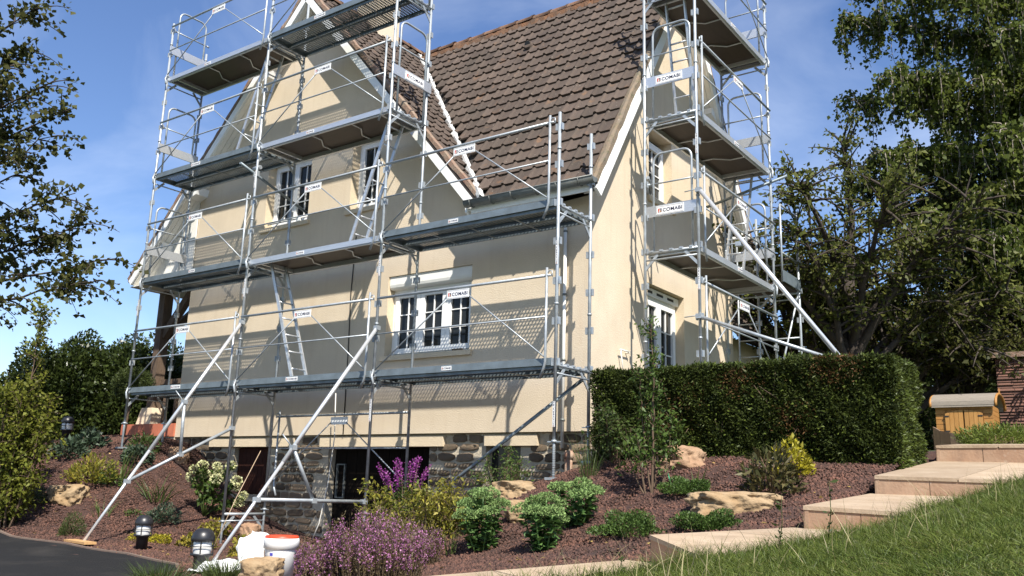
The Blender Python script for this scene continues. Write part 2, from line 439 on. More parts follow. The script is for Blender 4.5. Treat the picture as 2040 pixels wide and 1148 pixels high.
# ---- windows
def window(name, to3, a0, a1, z0, z1, d, n_case, bars, mirror=False, box=0.0, curtains=(), vbars=1, label=None):
    """casement window set d deep into its opening; a grows along the wall"""
    f = MB(); t = .055
    def bx(b, p0, p1, q0, q1, e0, e1):
        v = [to3(p0,q0,e1), to3(p1,q0,e1), to3(p1,q0,e0), to3(p0,q0,e0), to3(p0,q1,e1), to3(p1,q1,e1), to3(p1,q1,e0), to3(p0,q1,e0)]
        b.hexa(v)
    zt = z1-box
    bx(f, a0, a1, z0, z0+t, d-.03, d+.04); bx(f, a0, a1, zt-t, zt, d-.03, d+.04)
    bx(f, a0, a0+t, z0+t, zt-t, d-.03, d+.04); bx(f, a1-t, a1, z0+t, zt-t, d-.03, d+.04)
    root = f.build(name, M_pvc, house)
    if label: root['label'] = label
    w = (a1-a0-2*t)/n_case; s = .078
    for k in range(n_case):
        c0 = a0+t+k*w+.004; c1 = c0+w-.008; c = MB(); e0, e1 = d-.055, d+.02
        bx(c, c0, c1, z0+t, z0+t+s, e0, e1); bx(c, c0, c1, zt-t-s, zt-t, e0, e1)
        bx(c, c0, c0+s, z0+t+s, zt-t-s, e0, e1); bx(c, c1-s, c1, z0+t+s, zt-t-s, e0, e1)
        c.build('casement', M_pvc, root)
        g = MB(); gz0, gz1 = z0+t+s, zt-t-s
        bx(g, c0+s, c1-s, gz0, gz1, d-.012, d-.002); g.build('pane', M_glass if k not in curtains else M_curtain, root)
        if k in curtains:
            g = MB(); bx(g, c0+s, c1-s, gz0, gz1, d-.022, d-.016); 
        mb = MB()
        for j in range(1, bars+1):
            zz = gz0+(gz1-gz0)*j/(bars+1); bx(mb, c0+s, c1-s, zz-.008, zz+.008, d-.03, d-.0125)
        for j in range(1, vbars+1):
            aa = c0+s+(c1-c0-2*s)*j/(vbars+1); bx(mb, aa-.008, aa+.008, gz0, gz1, d-.034, d-.0135)
        mb.build('glazing_bar', M_pvc, root)
    return root
w1 = window('window', f3, -4.0, -2.3, .47, 1.76, RV-.05, 3, 2, box=.21, label='three-casement white window under a rolled-up shutter box')
sb = MB()   # shutter box with a rounded lower front
prof = [(0.02,1.755),(0.02,1.62),(.03,1.58),(.055,1.555),(.10,1.55),(RV,1.55),(RV,1.755)]
sb.prism([(-3.985,YW+p,z) for p,z in prof], (1.67,0,0)); sb.build('shutter_box', M_white, w1)
s = MB(); s.box(-4.06,-2.24,YW-.05,YW+RV,.395,.47); s.build('sill', M_reveal, w1)
s = MB(); s.box(-2.6,-2.42,YW-.03,YW+.02,.471,.50); s.build('broken_render_chip', M_oak, w1)
w2 = window('window', f3, -7.25, -6.07, 3.03, 4.30, RV-.03, 2, 2, label='two-casement white window on the upper floor')
s = MB(); s.box(-7.32,-6.0,YW-.05,YW+RV,2.955,3.03); s.build('sill', M_reveal, w2)
s = MB(); s.tube([(-7.2,YW+.05,3.13),(-6.1,YW+.05,3.13)],.018,8); s.box(-6.4,-6.3,YW+.03,YW+.07,3.03,3.12); s.build('guard_bar', M_white, w2)
w3 = window('window', f3, -5.03, -4.36, 3.03, 4.30, RV-.03, 1, 2, label='narrow single-casement window on the upper floor')
s = MB(); s.box(-5.1,-4.29,YW-.05,YW+RV,2.955,3.03); s.build('sill', M_reveal, w3)
w4 = window('french_window', s3, 2.88, 4.17, -.55, 1.58, RV-.05, 2, 4, box=.12, label='white French window in the gable wall behind the hedge')
s = MB()
s.hexa([s3(2.88,1.46,RV), s3(4.17,1.46,RV), s3(4.17,1.46,.1), s3(2.88,1.46,.1), s3(2.88,1.58,RV), s3(4.17,1.58,RV), s3(4.17,1.58,.1), s3(2.88,1.58,.1)])
s.build('shutter_rail', M_white, w4)
b = MB()
for k in range(3): b.hexa([s3(3.02+k*.37,1.50,.1), s3(3.24+k*.37,1.50,.1), s3(3.24+k*.37,1.50,.097), s3(3.02+k*.37,1.50,.097), s3(3.02+k*.37,1.54,.1), s3(3.24+k*.37,1.54,.1), s3(3.24+k*.37,1.54,.097), s3(3.02+k*.37,1.54,.097)])
b.build('shutter_slot', M_black, w4)
w5 = window('window', s3, 2.95, 3.76, 2.98, 4.12, RV-.06, 1, 3, box=.1, label='white window high in the gable wall')
s = MB(); s.box(XR-.2,XR+.05,2.88,3.83,2.90,2.98); s.build('sill', M_reveal, w5)

# ---- basement: joint-coloured backing, lintels, door, shutters, single stones
YS = 1.32
door = (-5.2,-3.05); bw = (-7.6,-6.7); cw = (-2.0,-1.40)
base = MB()
xs = [XL, bw[0], bw[1], door[0], door[1], cw[0], cw[1], XR]
for i in range(len(xs)-1):
    p, q = xs[i], xs[i+1]
    if (p, q) == door: base.box(p, q, YS, YS+.3, -.915, -.73)
    elif (p, q) == bw: base.box(p, q, YS, YS+.3, -.915, -.73); base.box(p, q, YS, YS+.3, -2.7, -1.72)
    elif (p, q) == cw: base.box(p, q, YS, YS+.3, -.915, -.73); base.box(p, q, YS, YS+.3, -2.7, -1.5)
    else: base.box(p, q, YS, YS+.3, -2.7, -.73)
base.box(XR-.3, XR-.001, YS+.3, YB, -2.7, -.735)
swall = base.build('basement_wall', M_joint, house)
for x0, x1, z0 in [(-8.26,-5.96,-.912),(-5.35,-2.74,-.918),(-1.98,-1.085,-.912)]:
    l = MB(); l.box(x0, x1, YS-.075, YS+.1, z0, -.765); l.build('lintel', M_reveal, house)
d_ = MB(); d_.box(door[0]+.001, door[1]-.001, YS+.16, YS+.2, -2.6, -.92)
dr = d_.build('basement_door', M_dark, house)
for k in range(9):
    x = door[0]+.06+k*.232; l = MB(); l.box(x, x+.222, YS+.135, YS+.158, -2.45, -.95); l.build('plank', M_dark, dr)
l = MB()
for (x0,x1,z0,z1) in [(-5.10,-5.08,-1.72,-1.18),(-4.93,-4.91,-1.72,-1.18),(-5.08,-4.93,-1.72,-1.70),(-5.08,-4.93,-1.20,-1.18)]: l.box(x0,x1,YS+.10,YS+.134,z0,z1)
l.build('hatch_frame', M_zinc, dr)
bwin = MB(); bwin.box(bw[0]+.001, bw[1]-.001, YS+.12, YS+.15, -1.72, -.92); bwo = bwin.build('basement_shutter', M_redwood, house)
for k in range(8):
    x = bw[0]+.012+k*.110; l = MB(); l.box(x, x+.104, YS+.085, YS+.118, -1.70, -.93); l.build('slat', M_redwood, bwo)
l = MB(); l.box(bw[0]-.05, bw[1]+.1, YS-.06, YS+.14, -1.83, -1.725); l.build('sill', M_joint, bwo)
cwin = MB(); cwin.box(cw[0]+.001, cw[1]-.001, YS+.15, YS+.18, -1.5, -.92); cwin.build('cellar_window', M_glass, house)

def stone_mesh(k):
    r = random.Random(100+k); n = 12; b = MB()
    ring = []
    for i in range(n):
        a = 2*math.pi*i/n + r.uniform(-.14,.14)
        c, s_ = math.cos(a), math.sin(a)
        q = (abs(c)**6+abs(s_)**6)**(-1/6)*r.uniform(.86,1.0)
        ring.append((q*c*.5, q*s_*.5))
    vs = [(x, 0, z) for x, z in ring]+[(x*.985, -.6*r.uniform(.7,1.2), z*.97) for x, z in ring]+[(x*.86, -1*r.uniform(.6,1.25), z*.82) for x, z in ring]
    fs = []
    for i in range(n):
        j = (i+1)%n; fs += [(i,j,n+j,n+i),(n+i,n+j,2*n+j,2*n+i)]
    fs.append(tuple(2*n+i for i in range(n)))
    b.add(vs, fs, 0, True); b.sm[-1] = True
    return b.mesh('stone', M_stone)
STONES = [stone_mesh(k) for k in range(10)]
r = random.Random(5)
def free(x, z):
    for (a, b_, zl) in [(door[0]-.02, door[1]+.02, -9),(bw[0]-.03, bw[1]+.06, -1.84),(cw[0]-.02, cw[1]+.02, -1.5)]:
        if a < x < b_ and z > zl: return False
    for x0, x1 in [(-8.28,-5.94),(-5.37,-2.72),(-2.0,-1.065)]:
        if x0 < x < x1 and z > -.92: return False
    return True
z = -.745; cnt = 0
while z > -2.5:
    h = r.uniform(.085,.15); x = XL+.02+r.uniform(0,.1)
    while x < XR-.08:
        w = r.choice([.13,.18,.24,.3,.36])*r.uniform(.85,1.15); w = min(w, XR-.01-x)
        xc = x+w/2; zc = z-h/2
        g = gz(xc, 1.15)
        if w > .07 and zc > g-.1 and free(x+.01, zc) and free(x+w-.01, zc) and free(xc, zc) and cnt < 300:
            o = inst('stone', STONES[r.randrange(10)], swall, (xc, YS-.003, zc+r.uniform(-.008,.008)), (0, r.uniform(-.06,.06)+r.choice([0,math.pi]), 0), (w-.008, r.uniform(.022,.042), h-.004)); cnt += 1
            if abs(o.rotation_euler[1]) > 1: o.scale[0] *= 1
        x += w+.012
    z -= h+.010
# stones wrap the corner under the gable wall
for k in range(5):
    inst('stone', STONES[k], swall, (XR+.001, 1.55+.3*(k%3), -.85-.14*(k//3)), (0,0,math.pi/2), (.26,.045,.12))

# ---- roofs: slabs under the tiles
def slab(name, pts, th, m, parent=house):
    p = [Vector(q) for q in pts]; n = (p[1]-p[0]).cross(p[-1]-p[0]).normalized()
    if n.z < 0: n = -n
    return MB().prism([q-n*th for q in p], n*th, 0).build(name, m, parent)
XE_L, XE_R = -10.98, -1.92
main_roof = slab('main_roof', [(XE_R,YE,ZE-.03),(XV-.03,YE,ZE-.03),(XV-.03,YR,ZR-.03),(-6.0,YR,ZR-.03)], .07, M_under)
slab('main_roof', [(XV-.03,2*YR-YE,ZE-.03),(-6.2,2*YR-YE,ZE-.03),(-6.2,YR,ZR-.03),(XV-.03,YR,ZR-.03)], .07, M_tile)
# valley: where the wing's right slope meets the main slope
def valley(z): return Vector((XA+(ZA-z)/SR, YE+(z-ZE)/SM, z))
v0, v1 = valley(ZE), valley(ZR)
wing_roof = slab('wing_roof', [(XA,YV,ZA-.03),(XA,YR+.2,ZA-.03),tuple(v1+Vector((0,.05,-.03))),tuple(v0+Vector((0,0,-.03))),(XA+(ZA-ZE)/SR,YV,ZE-.03)], .07, M_under)
slab('wing_roof', [(XA,YV,ZA-.03),(XA,8.0,ZA-.03),(XE_L,8.0,ZA-SL*(XA-XE_L)-.03),(XE_L,YV,ZA-SL*(XA-XE_L)-.03)], .07, M_tile)

TW, TE = .222, .262
def tile_mesh():
    b = MB(); L = TE+.06
    pr = [(0,.012),(.018,.036),(.05,.040),(.070,.014),(.10,.012),(TW*.66,.014),(TW-.005,.012)]
    n = len(pr); vs = []
    drop = .036
    wav = [.0,.0,.0,.004,.005,.005,.002]
    for (u, h), w in zip(pr, wav): vs.append((u, -w, h+drop))          # lower edge, rides on the row below
    for u, h in pr: vs.append((u, L, h))
    for (u, h), w in zip(pr, wav): vs.append((u, -w+.004, max(-.004, h+drop-.036)))
    fs = [(i, i+1, n+i+1, n+i) for i in range(n-1)]+[(2*n+i, 2*n+i+1, i+1, i) for i in range(n-1)]
    fs += [(0, n, 2*n), (n-1, 3*n-1, 2*n-1)]
    b.add(vs, fs, 0, False)
    return b.mesh('roof_tile', M_tile)
TILE = tile_mesh()
def frame_of(o, u, v):
    u = Vector(u).normalized(); v = Vector(v).normalized(); n = u.cross(v)
    return Matrix(((u.x,v.x,n.x,o[0]),(u.y,v.y,n.y,o[1]),(u.z,v.z,n.z,o[2]),(0,0,0,1)))
jobs = []
# main slope: u along +x, v up the slope
rows = int(math.hypot(YR-YE, ZR-ZE)/TE)+1
Lm = math.hypot(YR-YE, ZR-ZE)
for i in range(rows):
    s_ = i*TE; zz = ZE+s_/Lm*(ZR-ZE); yy = YE+s_/Lm*(YR-YE)
    vx = valley(min(ZR, zz)).x
    x = XV-.10-TW
    while x > vx-.03:
        if s_ < Lm-.1: jobs.append((main_roof, (x, yy-.02, zz+.005), (1,0,0), (0,YR-YE,ZR-ZE)))
        x -= TW
# wing right slope: u runs toward +y?  seen from the right the eave runs along y; u = -y, v = up toward -x
dxw = (ZA-ZE)/SR; Lw = math.hypot(dxw, ZA-ZE); rows = int(Lw/TE)+1
for i in range(rows):
    s_ = i*TE; zz = ZE+s_/Lw*(ZA-ZE); xx = XA+dxw-s_/Lw*dxw
    vy = valley(min(ZR+.3, zz)).y
    y = YV+.10
    while y+.05 < min(vy, YR+.2):
        if s_ < Lw-.1: jobs.append((wing_roof, (xx, y, zz+.005), (0,1,0), (-dxw,0,ZA-ZE)))
        y += TW
rr = random.Random(3)
def dist(j): return (Vector(j[1])-Vector(CAM)).length
def inframe(j):
    d = Vector(j[1])-Vector(CAM); zz = d.dot(Vector(AX_F)); return abs(d.dot(Vector(AX_R))/zz) < .60 and abs(d.dot(Vector(AX_U))/zz) < .34
near = sorted(jobs, key=lambda j: dist(j)+(0 if inframe(j) else 50))
tv, tf = [], []
tco = np.array([v.co[:] for v in TILE.vertices]); tfc = [tuple(p.vertices) for p in TILE.polygons]
rest = {main_roof.name: MB(), wing_roof.name: MB()}
for k, (par, o, u, v) in enumerate(near):
    mm = frame_of(o, u, v)
    j = Matrix.Rotation(rr.gauss(0,.008), 4, 'Z') @ Matrix.Rotation(rr.gauss(0,.005), 4, 'X') @ Matrix.Translation((0, rr.gauss(0,.006), rr.uniform(0,.009)))
    if k < 300:
        ob = bpy.data.objects.new('roof_tile', TILE); COL.objects.link(ob); ob.parent = par
        ob.matrix_local = Matrix.Translation(-ORG[house.name]) @ mm @ j
    else:
        mj = mm @ j
        rest[par.name].add([mj @ Vector(c) for c in tco], tfc)
for par in (main_roof, wing_roof):
    o = rest[par.name].build('roof_tile_field', M_tile, par); o['kind'] = 'stuff'
# valley flashing: ragged pale strips on both slopes
def ragged(p, q, side, nrm, w, n=46):
    b = MB(); vs = []
    rg = random.Random(len(tco)+int(w*1000))
    for i in range(n+1):
        c = p.lerp(q, i/n)+nrm*.088
        vs += [c, c+side*(w+rg.uniform(-.028,.028)), c-nrm*.08, c+side*(w*.9)-nrm*.08]
    fs = []
    for i in range(n):
        a = 4*i; fs += [(a,a+4,a+5,a+1),(a+1,a+5,a+7,a+3)]
    return b.add(vs, fs)
fl = MB()
nm = Vector((0,-SM,1)).normalized(); nw = Vector((SR,0,1)).normalized(); vd = (v1-v0).normalized()
sd_m = nm.cross(vd); sd_m = sd_m if sd_m.x > 0 else -sd_m
sd_w = nw.cross(vd); sd_w = sd_w if sd_w.y < 0 else -sd_w
for q in (ragged(v0, v1, sd_m, nm, .075), ragged(v0, v1, sd_w, nw, .095)): fl.add(q.v, q.f)
fl.build('valley_flashing', M_lead, house)
# ridge tiles
def half_round(L):
    b = MB(); n = 8; r0 = .115; vs = []
    for e, rr_ in ((0,r0*1.08),(.05,r0*1.08),(.051,r0),(L,r0*.97)):
        for k in range(n+1):
            a = math.pi*k/n; vs.append((rr_*math.cos(a), e, rr_*math.sin(a)-.03))
    fs = []
    for i in range(3):
        for k in range(n): fs.append((i*(n+1)+k, i*(n+1)+k+1, (i+1)*(n+1)+k+1, (i+1)*(n+1)+k))
    fs.append(tuple(range(n+1)))
    return b.add(vs, fs, 0, True).mesh('ridge_tile', M_lichen)
RT = half_round(.40)
for k in range(15):
    inst('ridge_tile', RT, main_roof, (XV-.02-.39*k, YR+rr.uniform(-.01,.01), ZR+.03+rr.uniform(-.012,.012)), (rr.uniform(-.02,.02),0,math.pi/2))
for k in range(9):
    inst('ridge_tile', RT, wing_roof, (XA, YV+.39*k, ZA+.03+rr.uniform(-.01,.01)), (0,0,0))
b = MB()   # lumpy mortar under the ridge tiles
rg = random.Random(8)
for k in range(60):
    x = XV-.05-k*.1; b.bar((x,YR-.13,ZR-.10),(x-.1,YR-.13,ZR-.10),.05+rg.uniform(0,.04),.09+rg.uniform(-.02,.03))
b.build('ridge_mortar', M_lichen, main_roof)
# a round vent tile high on the slope
vt = MB(); c = Vector((-2.75, YE+(YR-YE)*.80, ZE+(ZR-ZE)*.80)); 
vt.tube([c+nm*.0, c+nm*.10+Vector((0,-.05,-.02))], [.10,.075], 12); vt.tube([c+nm*.102+Vector((0,-.052,-.02)), c+nm*.103+Vector((0,-.053,-.021))], .06, 12, 1); vt.build('vent_tile', [M_tile, M_black], main_roof)
# verges: mortar on top, white board below
def along(p, q, n): return [p.lerp(q, i/n) for i in range(n+1)]
def verge(p, q, out, nrm, mtl, name, par, w=.10):
    b = MB(); n = 40; rg = random.Random(int(abs(p[0]*10)))
    pts = along(Vector(p), Vector(q), n); vs = []
    for c in pts:
        h = .055+rg.uniform(-.012,.018); e = out*rg.uniform(-.012,.012)
        vs += [c-out*(w+rg.uniform(0,.04))+nrm*(.03), c-out*.04+nrm*h, c+e+nrm*(h*.75), c+e-nrm*.03]
    fs = []
    for i in range(n):
        a = 4*i; fs += [(a,a+4,a+5,a+1),(a+1,a+5,a+6,a+2),(a+2,a+6,a+7,a+3)]
    b.add(vs, fs); b.build(name, mtl, par)
def vboard(p, q, nrm, out, h, par, name='verge_board', m=None, drop=.095):
    b = MB(); p, q = Vector(p), Vector(q); a = [p-nrm*drop, q-nrm*drop, q-nrm*(drop+h), p-nrm*(drop+h)]
    b.prism([v-out*.025 for v in a], out*.05); return b.build(name, m or M_white, par)
X1, Y1, YM = Vector((1,0,0)), Vector((0,1,0)), Vector((0,-1,0))
verge((XV,YE-.02,ZE-.03),(XV,YR,ZR), X1, nm, M_mortar, 'verge_mortar', main_roof, w=.13)
vboard((XV-.02,YE-.05,ZE-.10),(XV-.02,YR,ZR), nm, X1, .15, main_roof, drop=.028)
nr = Vector((0,SM,1)).normalized()
verge((XV,YR,ZR),(XV,2*YR-YE,ZE), X1, nr, M_redmortar, 'verge_mortar', main_roof)
vboard((XV-.02,YR,ZR),(XV-.02,2*YR-YE,ZE), nr, X1, .15, main_roof, drop=.028)
nl = Vector((-SL,0,1)).normalized()
verge((XA,YV,ZA),(XE_R+.0,YV,ZA-SR*(XE_R-XA)), YM, nw, M_redmortar, 'verge_mortar', wing_roof, w=.16)
vboard((XA,YV+.02,ZA),(XE_R-.03,YV+.02,ZA-SR*(XE_R-XA)), nw, YM, .13, wing_roof, drop=.05)
ZLL = ZA-SL*(XA-XE_L)
verge((XE_L,YV,ZLL),(XA,YV,ZA), YM, nl, M_redmortar, 'verge_mortar', wing_roof)
vboard((XE_L,YV+.02,ZLL),(XA,YV+.02,ZA), nl, YM, .13, wing_roof, drop=.05)
# white boarded soffits under the overhangs
def soffit(p, q, nrm, inw, width, nb, par, name):
    p, q = Vector(p)-nrm*.19, Vector(q)-nrm*.19
    root = None
    for k in range(nb):
        a = inw*(width*k/nb+.004); c = inw*(width*(k+1)/nb-.004)
        bb = MB().prism([p+a, q+a, q+c, p+c], nrm*.018).build(name, M_board, par)
soffit((XE_L+.02,YV+.03,ZLL),(XA,YV+.03,ZA), nl, Y1, YW-YV-.03, 3, wing_roof, 'soffit_board')
soffit((XA,YV+.03,ZA),(XE_R-.1,YV+.03,ZA-SR*(XE_R-.1-XA)), nw, Y1, YW-YV-.03, 3, wing_roof, 'soffit_board')
soffit((XV-.03,YR,ZR),(XV-.03,2*YR-YE,ZE), nr, -X1, XV-.03-XR, 3, main_roof, 'soffit_board')
soffit((XV-.03,YE,ZE),(XV-.03,YR,ZR), nm, -X1, XV-.03-XR, 3, main_roof, 'soffit_board')
for x in (-10.2, -9.25, -7.35):   # boxed purlin ends in the left overhang
    zz = wing_z(x)-.30
    p = MB(); p.prism([(x-.12,YV+.08,zz-.06),(x+.16,YV+.08,zz+.02),(x+.20,YV+.08,zz+.16),(x-.10,YV+.08,zz-.02)], (0,YW-YV-.06,0)); p.build('boxed_purlin', M_white, wing_roof)
for y in (5.0, 6.25):
    zz = main_z(y)-.42
    p = MB(); p.prism([(XR,y-.14,zz),(XR,y+.12,zz-.12),(XR,y+.16,zz-.02),(XR,y-.10,zz+.12)], (XV-XR-.05,0,0)); p.build('boxed_purlin', M_white, main_roof)
# eave soffit, gutter, downpipe of the main slope
for k in range(4):
    y0 = YE-.02+k*.096; p = MB(); p.box(-2.12+.02*k, -.86, y0, y0+.092, 2.455-.01*k, 2.475-.01*k); p.build('soffit_board', M_board, main_roof)
p = MB(); p.box(-2.05, XR+.22, YE-.035, YE-.02, 2.40, 2.52); p.build('fascia_board', M_board, main_roof)
p = MB(); p.add([(-2.12,YE-.04,2.62),(-2.12,YW-.002,2.62),(-2.12,YW-.002,2.18),(-2.12,YE-.04,2.44)],[(0,1,2,3)]); p.add([(-2.16,YE-.04,2.62),(-2.16,YW-.002,2.62),(-2.16,YW-.002,2.18),(-2.16,YE-.04,2.44)],[(0,3,2,1)]); p.add([(-2.16,YE-.04,2.62),(-2.12,YE-.04,2.62),(-2.12,YE-.04,2.44),(-2.16,YE-.04,2.44)],[(0,3,2,1)]); p.add([(-2.16,YE-.04,2.44),(-2.12,YE-.04,2.44),(-2.12,YW-.002,2.18),(-2.16,YW-.002,2.18)],[(0,3,2,1)]); p.build('eave_cheek', M_white, main_roof)
gut = MB(); n = 9; x0, x1 = -2.10, XV+.02; vs = []
gy, gzz, gr = YE-.10, 2.555, .078
for x in (x0, x1):
    for e in (gr, gr-.006):
        for k in range(n+1):
            a = math.pi+math.pi*k/n; vs.append((x, gy+e*math.cos(a), gzz+e*math.sin(a)))
N1 = n+1; fs = []
for k in range(n):
    fs += [(k, k+1, 2*N1+k+1, 2*N1+k), (N1+k, 3*N1+k, 3*N1+k+1, N1+k+1), (k, N1+k, N1+k+1, k+1), (2*N1+k, 2*N1+k+1, 3*N1+k+1, 3*N1+k)]
gut.add(vs, fs, 0, True)
for x in (x0, x1): gut.add([(x, gy+gr*math.cos(math.pi+math.pi*k/n), gzz+gr*math.sin(math.pi+math.pi*k/n)) for k in range(n+1)], [tuple(range(n+1))])
gut.tube([(x0,gy-gr,gzz+.005),(x1,gy-gr,gzz+.005)], .010, 6)
gutter = gut.build('gutter', M_zinc, house)
for x in (-1.98,-1.62,-1.25,-.86,-.5,-.15):
    p = MB(); p.tube([(x, gy+(gr+.006)*math.cos(math.pi+math.pi*k/8), gzz+(gr+.006)*math.sin(math.pi+math.pi*k/8)) for k in range(9)], .007, 5); p.build('gutter_bracket', M_zinc, gutter)
dp = MB(); dp.tube([(-.63,YW-.055,2.1),(-.63,YW-.055,-.95)], .024, 10)
dpo = dp.build('downpipe', M_pipe, house)
for z in (2.0,1.1,.2,-.6): p = MB(); p.tube([(-.63,YW-.055,z),(-.63,YW-.055,z+.03)], .030, 10); p.tube([(-.63,YW-.055,z+.015),(-.63,YW,z+.015)], .008, 6); p.build('pipe_clip', M_zinc, dpo)
p = MB(); p.tube([(-.58,YW+.04,-.98),(-.58,YW+.02,-1.6)], .052, 12); p.tube([(-.58,YW+.04,-1.0),(-.58,YW+.04,-1.09)], .062, 12); p.build('cast_iron_shoe', M_rust, dpo)
p = MB()
for x,z in ((-.72,2.13),(-.52,2.15),(-.42,2.12)): p.tube([(x,YW-.004,z),(x+.02,YW-.006,z+.01)], .022, 7)
p.build('pipe_hole_scar', M_oak, house)
# the dark cable down the front wall, a tap-like fitting on the gable wall
p = MB(); p.tube([(-4.80,YW-.012,2.55),(-4.83,YW-.012,1.6),(-4.80,YW-.012,.6),(-4.78,YW-.012,-.72)], .0085, 6); p.build('wall_cable', M_black, house)
p = MB(); p.tube([(XR,2.20,.43),(XR+.07,2.20,.43)],.013,6); p.tube([(XR+.06,1.93,.44),(XR+.06,2.22,.44)],.011,6); p.tube([(XR+.06,1.95,.44),(XR+.04,2.08,.06)],.009,6); p.build('wall_bracket', M_pipe, house)
# house-corner painted-over patches stay plain; chimney behind the wing ridge
ch = MB(); ch.box(-6.42,-5.86,2.35,3.0,6.6,8.6); cho = ch.build('chimney', M_render, house)
p = MB(); p.box(-6.48,-5.80,2.29,3.06,8.6,8.7); p.build('chimney_cap', M_reveal, cho)
# ---- porch at the left: post, braces, terrace with terracotta edge
ter = MB(); ter.box(-11.1, XL-.002, 1.22, 4.5, -1.6, -.50); tero = ter.build('porch_terrace', M_joint, house)
for k in range(7):
    x = -11.08+.255*k; p = MB(); p.box(x, x+.25, 1.185, 1.218, -.72, -.495); p.build('terracotta_tile', M_terra, tero)
for k in range(7):
    x = -11.08+.255*k; p = MB(); p.box(x, x+.25, 1.19, 1.6, -.494, -.472); p.build('terracotta_tile', M_terra, tero)
pp = MB(); xc, yc = -10.72, 1.62
pp.hexa([(xc-.26,yc-.2,-.47),(xc+.26,yc-.2,-.47),(xc+.26,yc+.2,-.47),(xc-.26,yc+.2,-.47),(xc-.18,yc-.15,-.12),(xc+.18,yc-.15,-.12),(xc+.18,yc+.15,-.12),(xc-.18,yc+.15,-.12)])
post = MB(); post.box(xc-.10,xc+.10,yc-.10,yc+.10,-.12,2.55)
po = post.build('porch_post', M_oak, house)
pp.build('post_plinth', M_reveal, po)
p = MB(); p.bar((xc+.08,yc,1.35),(xc+1.1,yc,2.45),.12,.15); p.bar((xc,yc+.08,1.35),(xc,yc+1.1,2.45),.12,.15); p.build('knee_brace', M_oak, po)
p = MB(); p.box(-10.95,XL,yc-.09,yc+.09,2.42,2.62); p.build('porch_beam', M_oak, po)
p = MB(); p.box(xc+.1,xc+1.3,yc+.02,yc+.10,.36,.46); p.box(xc+.25,xc+.33,yc+.03,yc+.09,-.4,.36); p.box(xc+.62,xc+.70,yc+.03,yc+.09,-.4,.36); p.box(xc+1.0,xc+1.08,yc+.03,yc+.09,-.4,.36); p.build('porch_rail', M_oak, po)
p = MB(); p.prism([(XE_L+.05,YV+.05,ZLL-.16),(XL,YV+.05,ZLL-.10),(XL,2.3,ZLL-.10),(XE_L+.05,2.3,ZLL-.16)], (0,0,.02)); p.build('porch_ceiling', M_board, wing_roof)
for k in range(6):   # upright white boards close the porch gable
    x0 = XE_L+.25+(XL-XE_L-.25)*k/6+.004; x1 = XE_L+.25+(XL-XE_L-.25)*(k+1)/6-.004
    MB().prism([(x0,YW-.03,ZLL-.08),(x1,YW-.03,ZLL-.08),(x1,YW-.03,wing_z(x1)-.27),(x0,YW-.03,max(ZLL-.06,wing_z(x0)-.27))], (0,.025,0)).build('gable_board', M_board, wing_roof)
# ---- low annex behind the gable
annex = thing('annex', (-2, 8, -1), 'low cream annex with a brown tiled roof behind the gable scaffold', 'building')
p = MB(); p.box(-3.5,-.45,6.4,10.5,-1.2,1.35); p.build('wall', M_render, annex)
an = Vector((SM,0,1)).normalized()
ar = slab('roof', [(-.12,6.25,1.36),(-.12,10.6,1.36),(-1.9,10.6,3.0),(-1.9,6.25,3.0)], .08, M_under, annex)
for i in range(9):
    for k in range(19):
        s_ = i*TE; L = math.hypot(1.78,1.64)
        if s_ > L-.05: continue
        o = bpy.data.objects.new('roof_tile', TILE); COL.objects.link(o); o.parent = ar
        mm = frame_of((-.12-1.78*s_/L+.02, 6.27+k*TW, 1.36+1.64*s_/L), (0,1,0), (-1.78,0,1.64))
        o.matrix_local = Matrix.Translation(-ORG[annex.name]) @ mm
p = MB(); p.box(-.16,-.05,6.25,10.6,1.22,1.33); p.build('fascia', M_dark, annex)
# ================================================================== scaffolds
M_galv = mat('galvanised_steel', (.37,.40,.42), .42, metal=.4, var=.28, vscale=9, rvar=.12)
M_galvd = mat('dull_galvanised_deck', (.17,.205,.225), .5, metal=.35, var=.2, vscale=5, rvar=.1)
M_alu = mat('bright_aluminium_tube', (.68,.69,.70), .33, metal=.55, var=.05, vscale=10)
M_alub = mat('aluminium_profile', (.62,.64,.66), .4, metal=.7, var=.1, vscale=6, stretch=(1,8,8))
M_ply = mat('brown_plywood', (.05,.032,.022), .5, var=.2, vscale=2.5, stretch=(1,4,4))
M_sign = mat('white_sign', (.82,.82,.80), .4)
M_ink = mat('navy_ink', (.012,.012,.05), .5)
M_red = mat('logo_red', (.50,.05,.02), .5)
M_orange = mat('logo_orange', (.75,.38,.16), .5)

stain(M_galv, 7, .66, .76, (.62,.60,.54), .6); stain(M_galv, 3, .58, .75, (.20,.20,.19), .5)
stain(M_galvd, 9, .66, .76, (.50,.48,.43), .6); stain(M_alub, 8, .66, .78, (.40,.36,.30), .6)
def text_mesh(body, size):
    cu = bpy.data.curves.new('lettering', 'FONT'); cu.body = body; cu.size = size; cu.offset = size*.022; cu.extrude = 0.0006
    cu.align_x = 'LEFT'; cu.align_y = 'CENTER'; cu.space_character = 1.08
    o = bpy.data.objects.new('lettering', cu); COL.objects.link(o)
    bpy.context.view_layer.update()
    me = bpy.data.meshes.new_from_object(o.evaluated_get(bpy.context.evaluated_depsgraph_get()))
    vs = np.array([v.co[:] for v in me.vertices]); fs = [tuple(p.vertices) for p in me.polygons]
    bpy.data.objects.remove(o); bpy.data.curves.remove(cu); bpy.data.meshes.remove(me)
    return vs, fs
T_V, T_F = text_mesh('COMABI', .1)
T_W = T_V[:,0].max()-T_V[:,0].min(); T_V[:,0] -= T_V[:,0].min(); T_V[:,1] -= (T_V[:,1].max()+T_V[:,1].min())/2; T_H = T_V[:,1].max()-T_V[:,1].min()
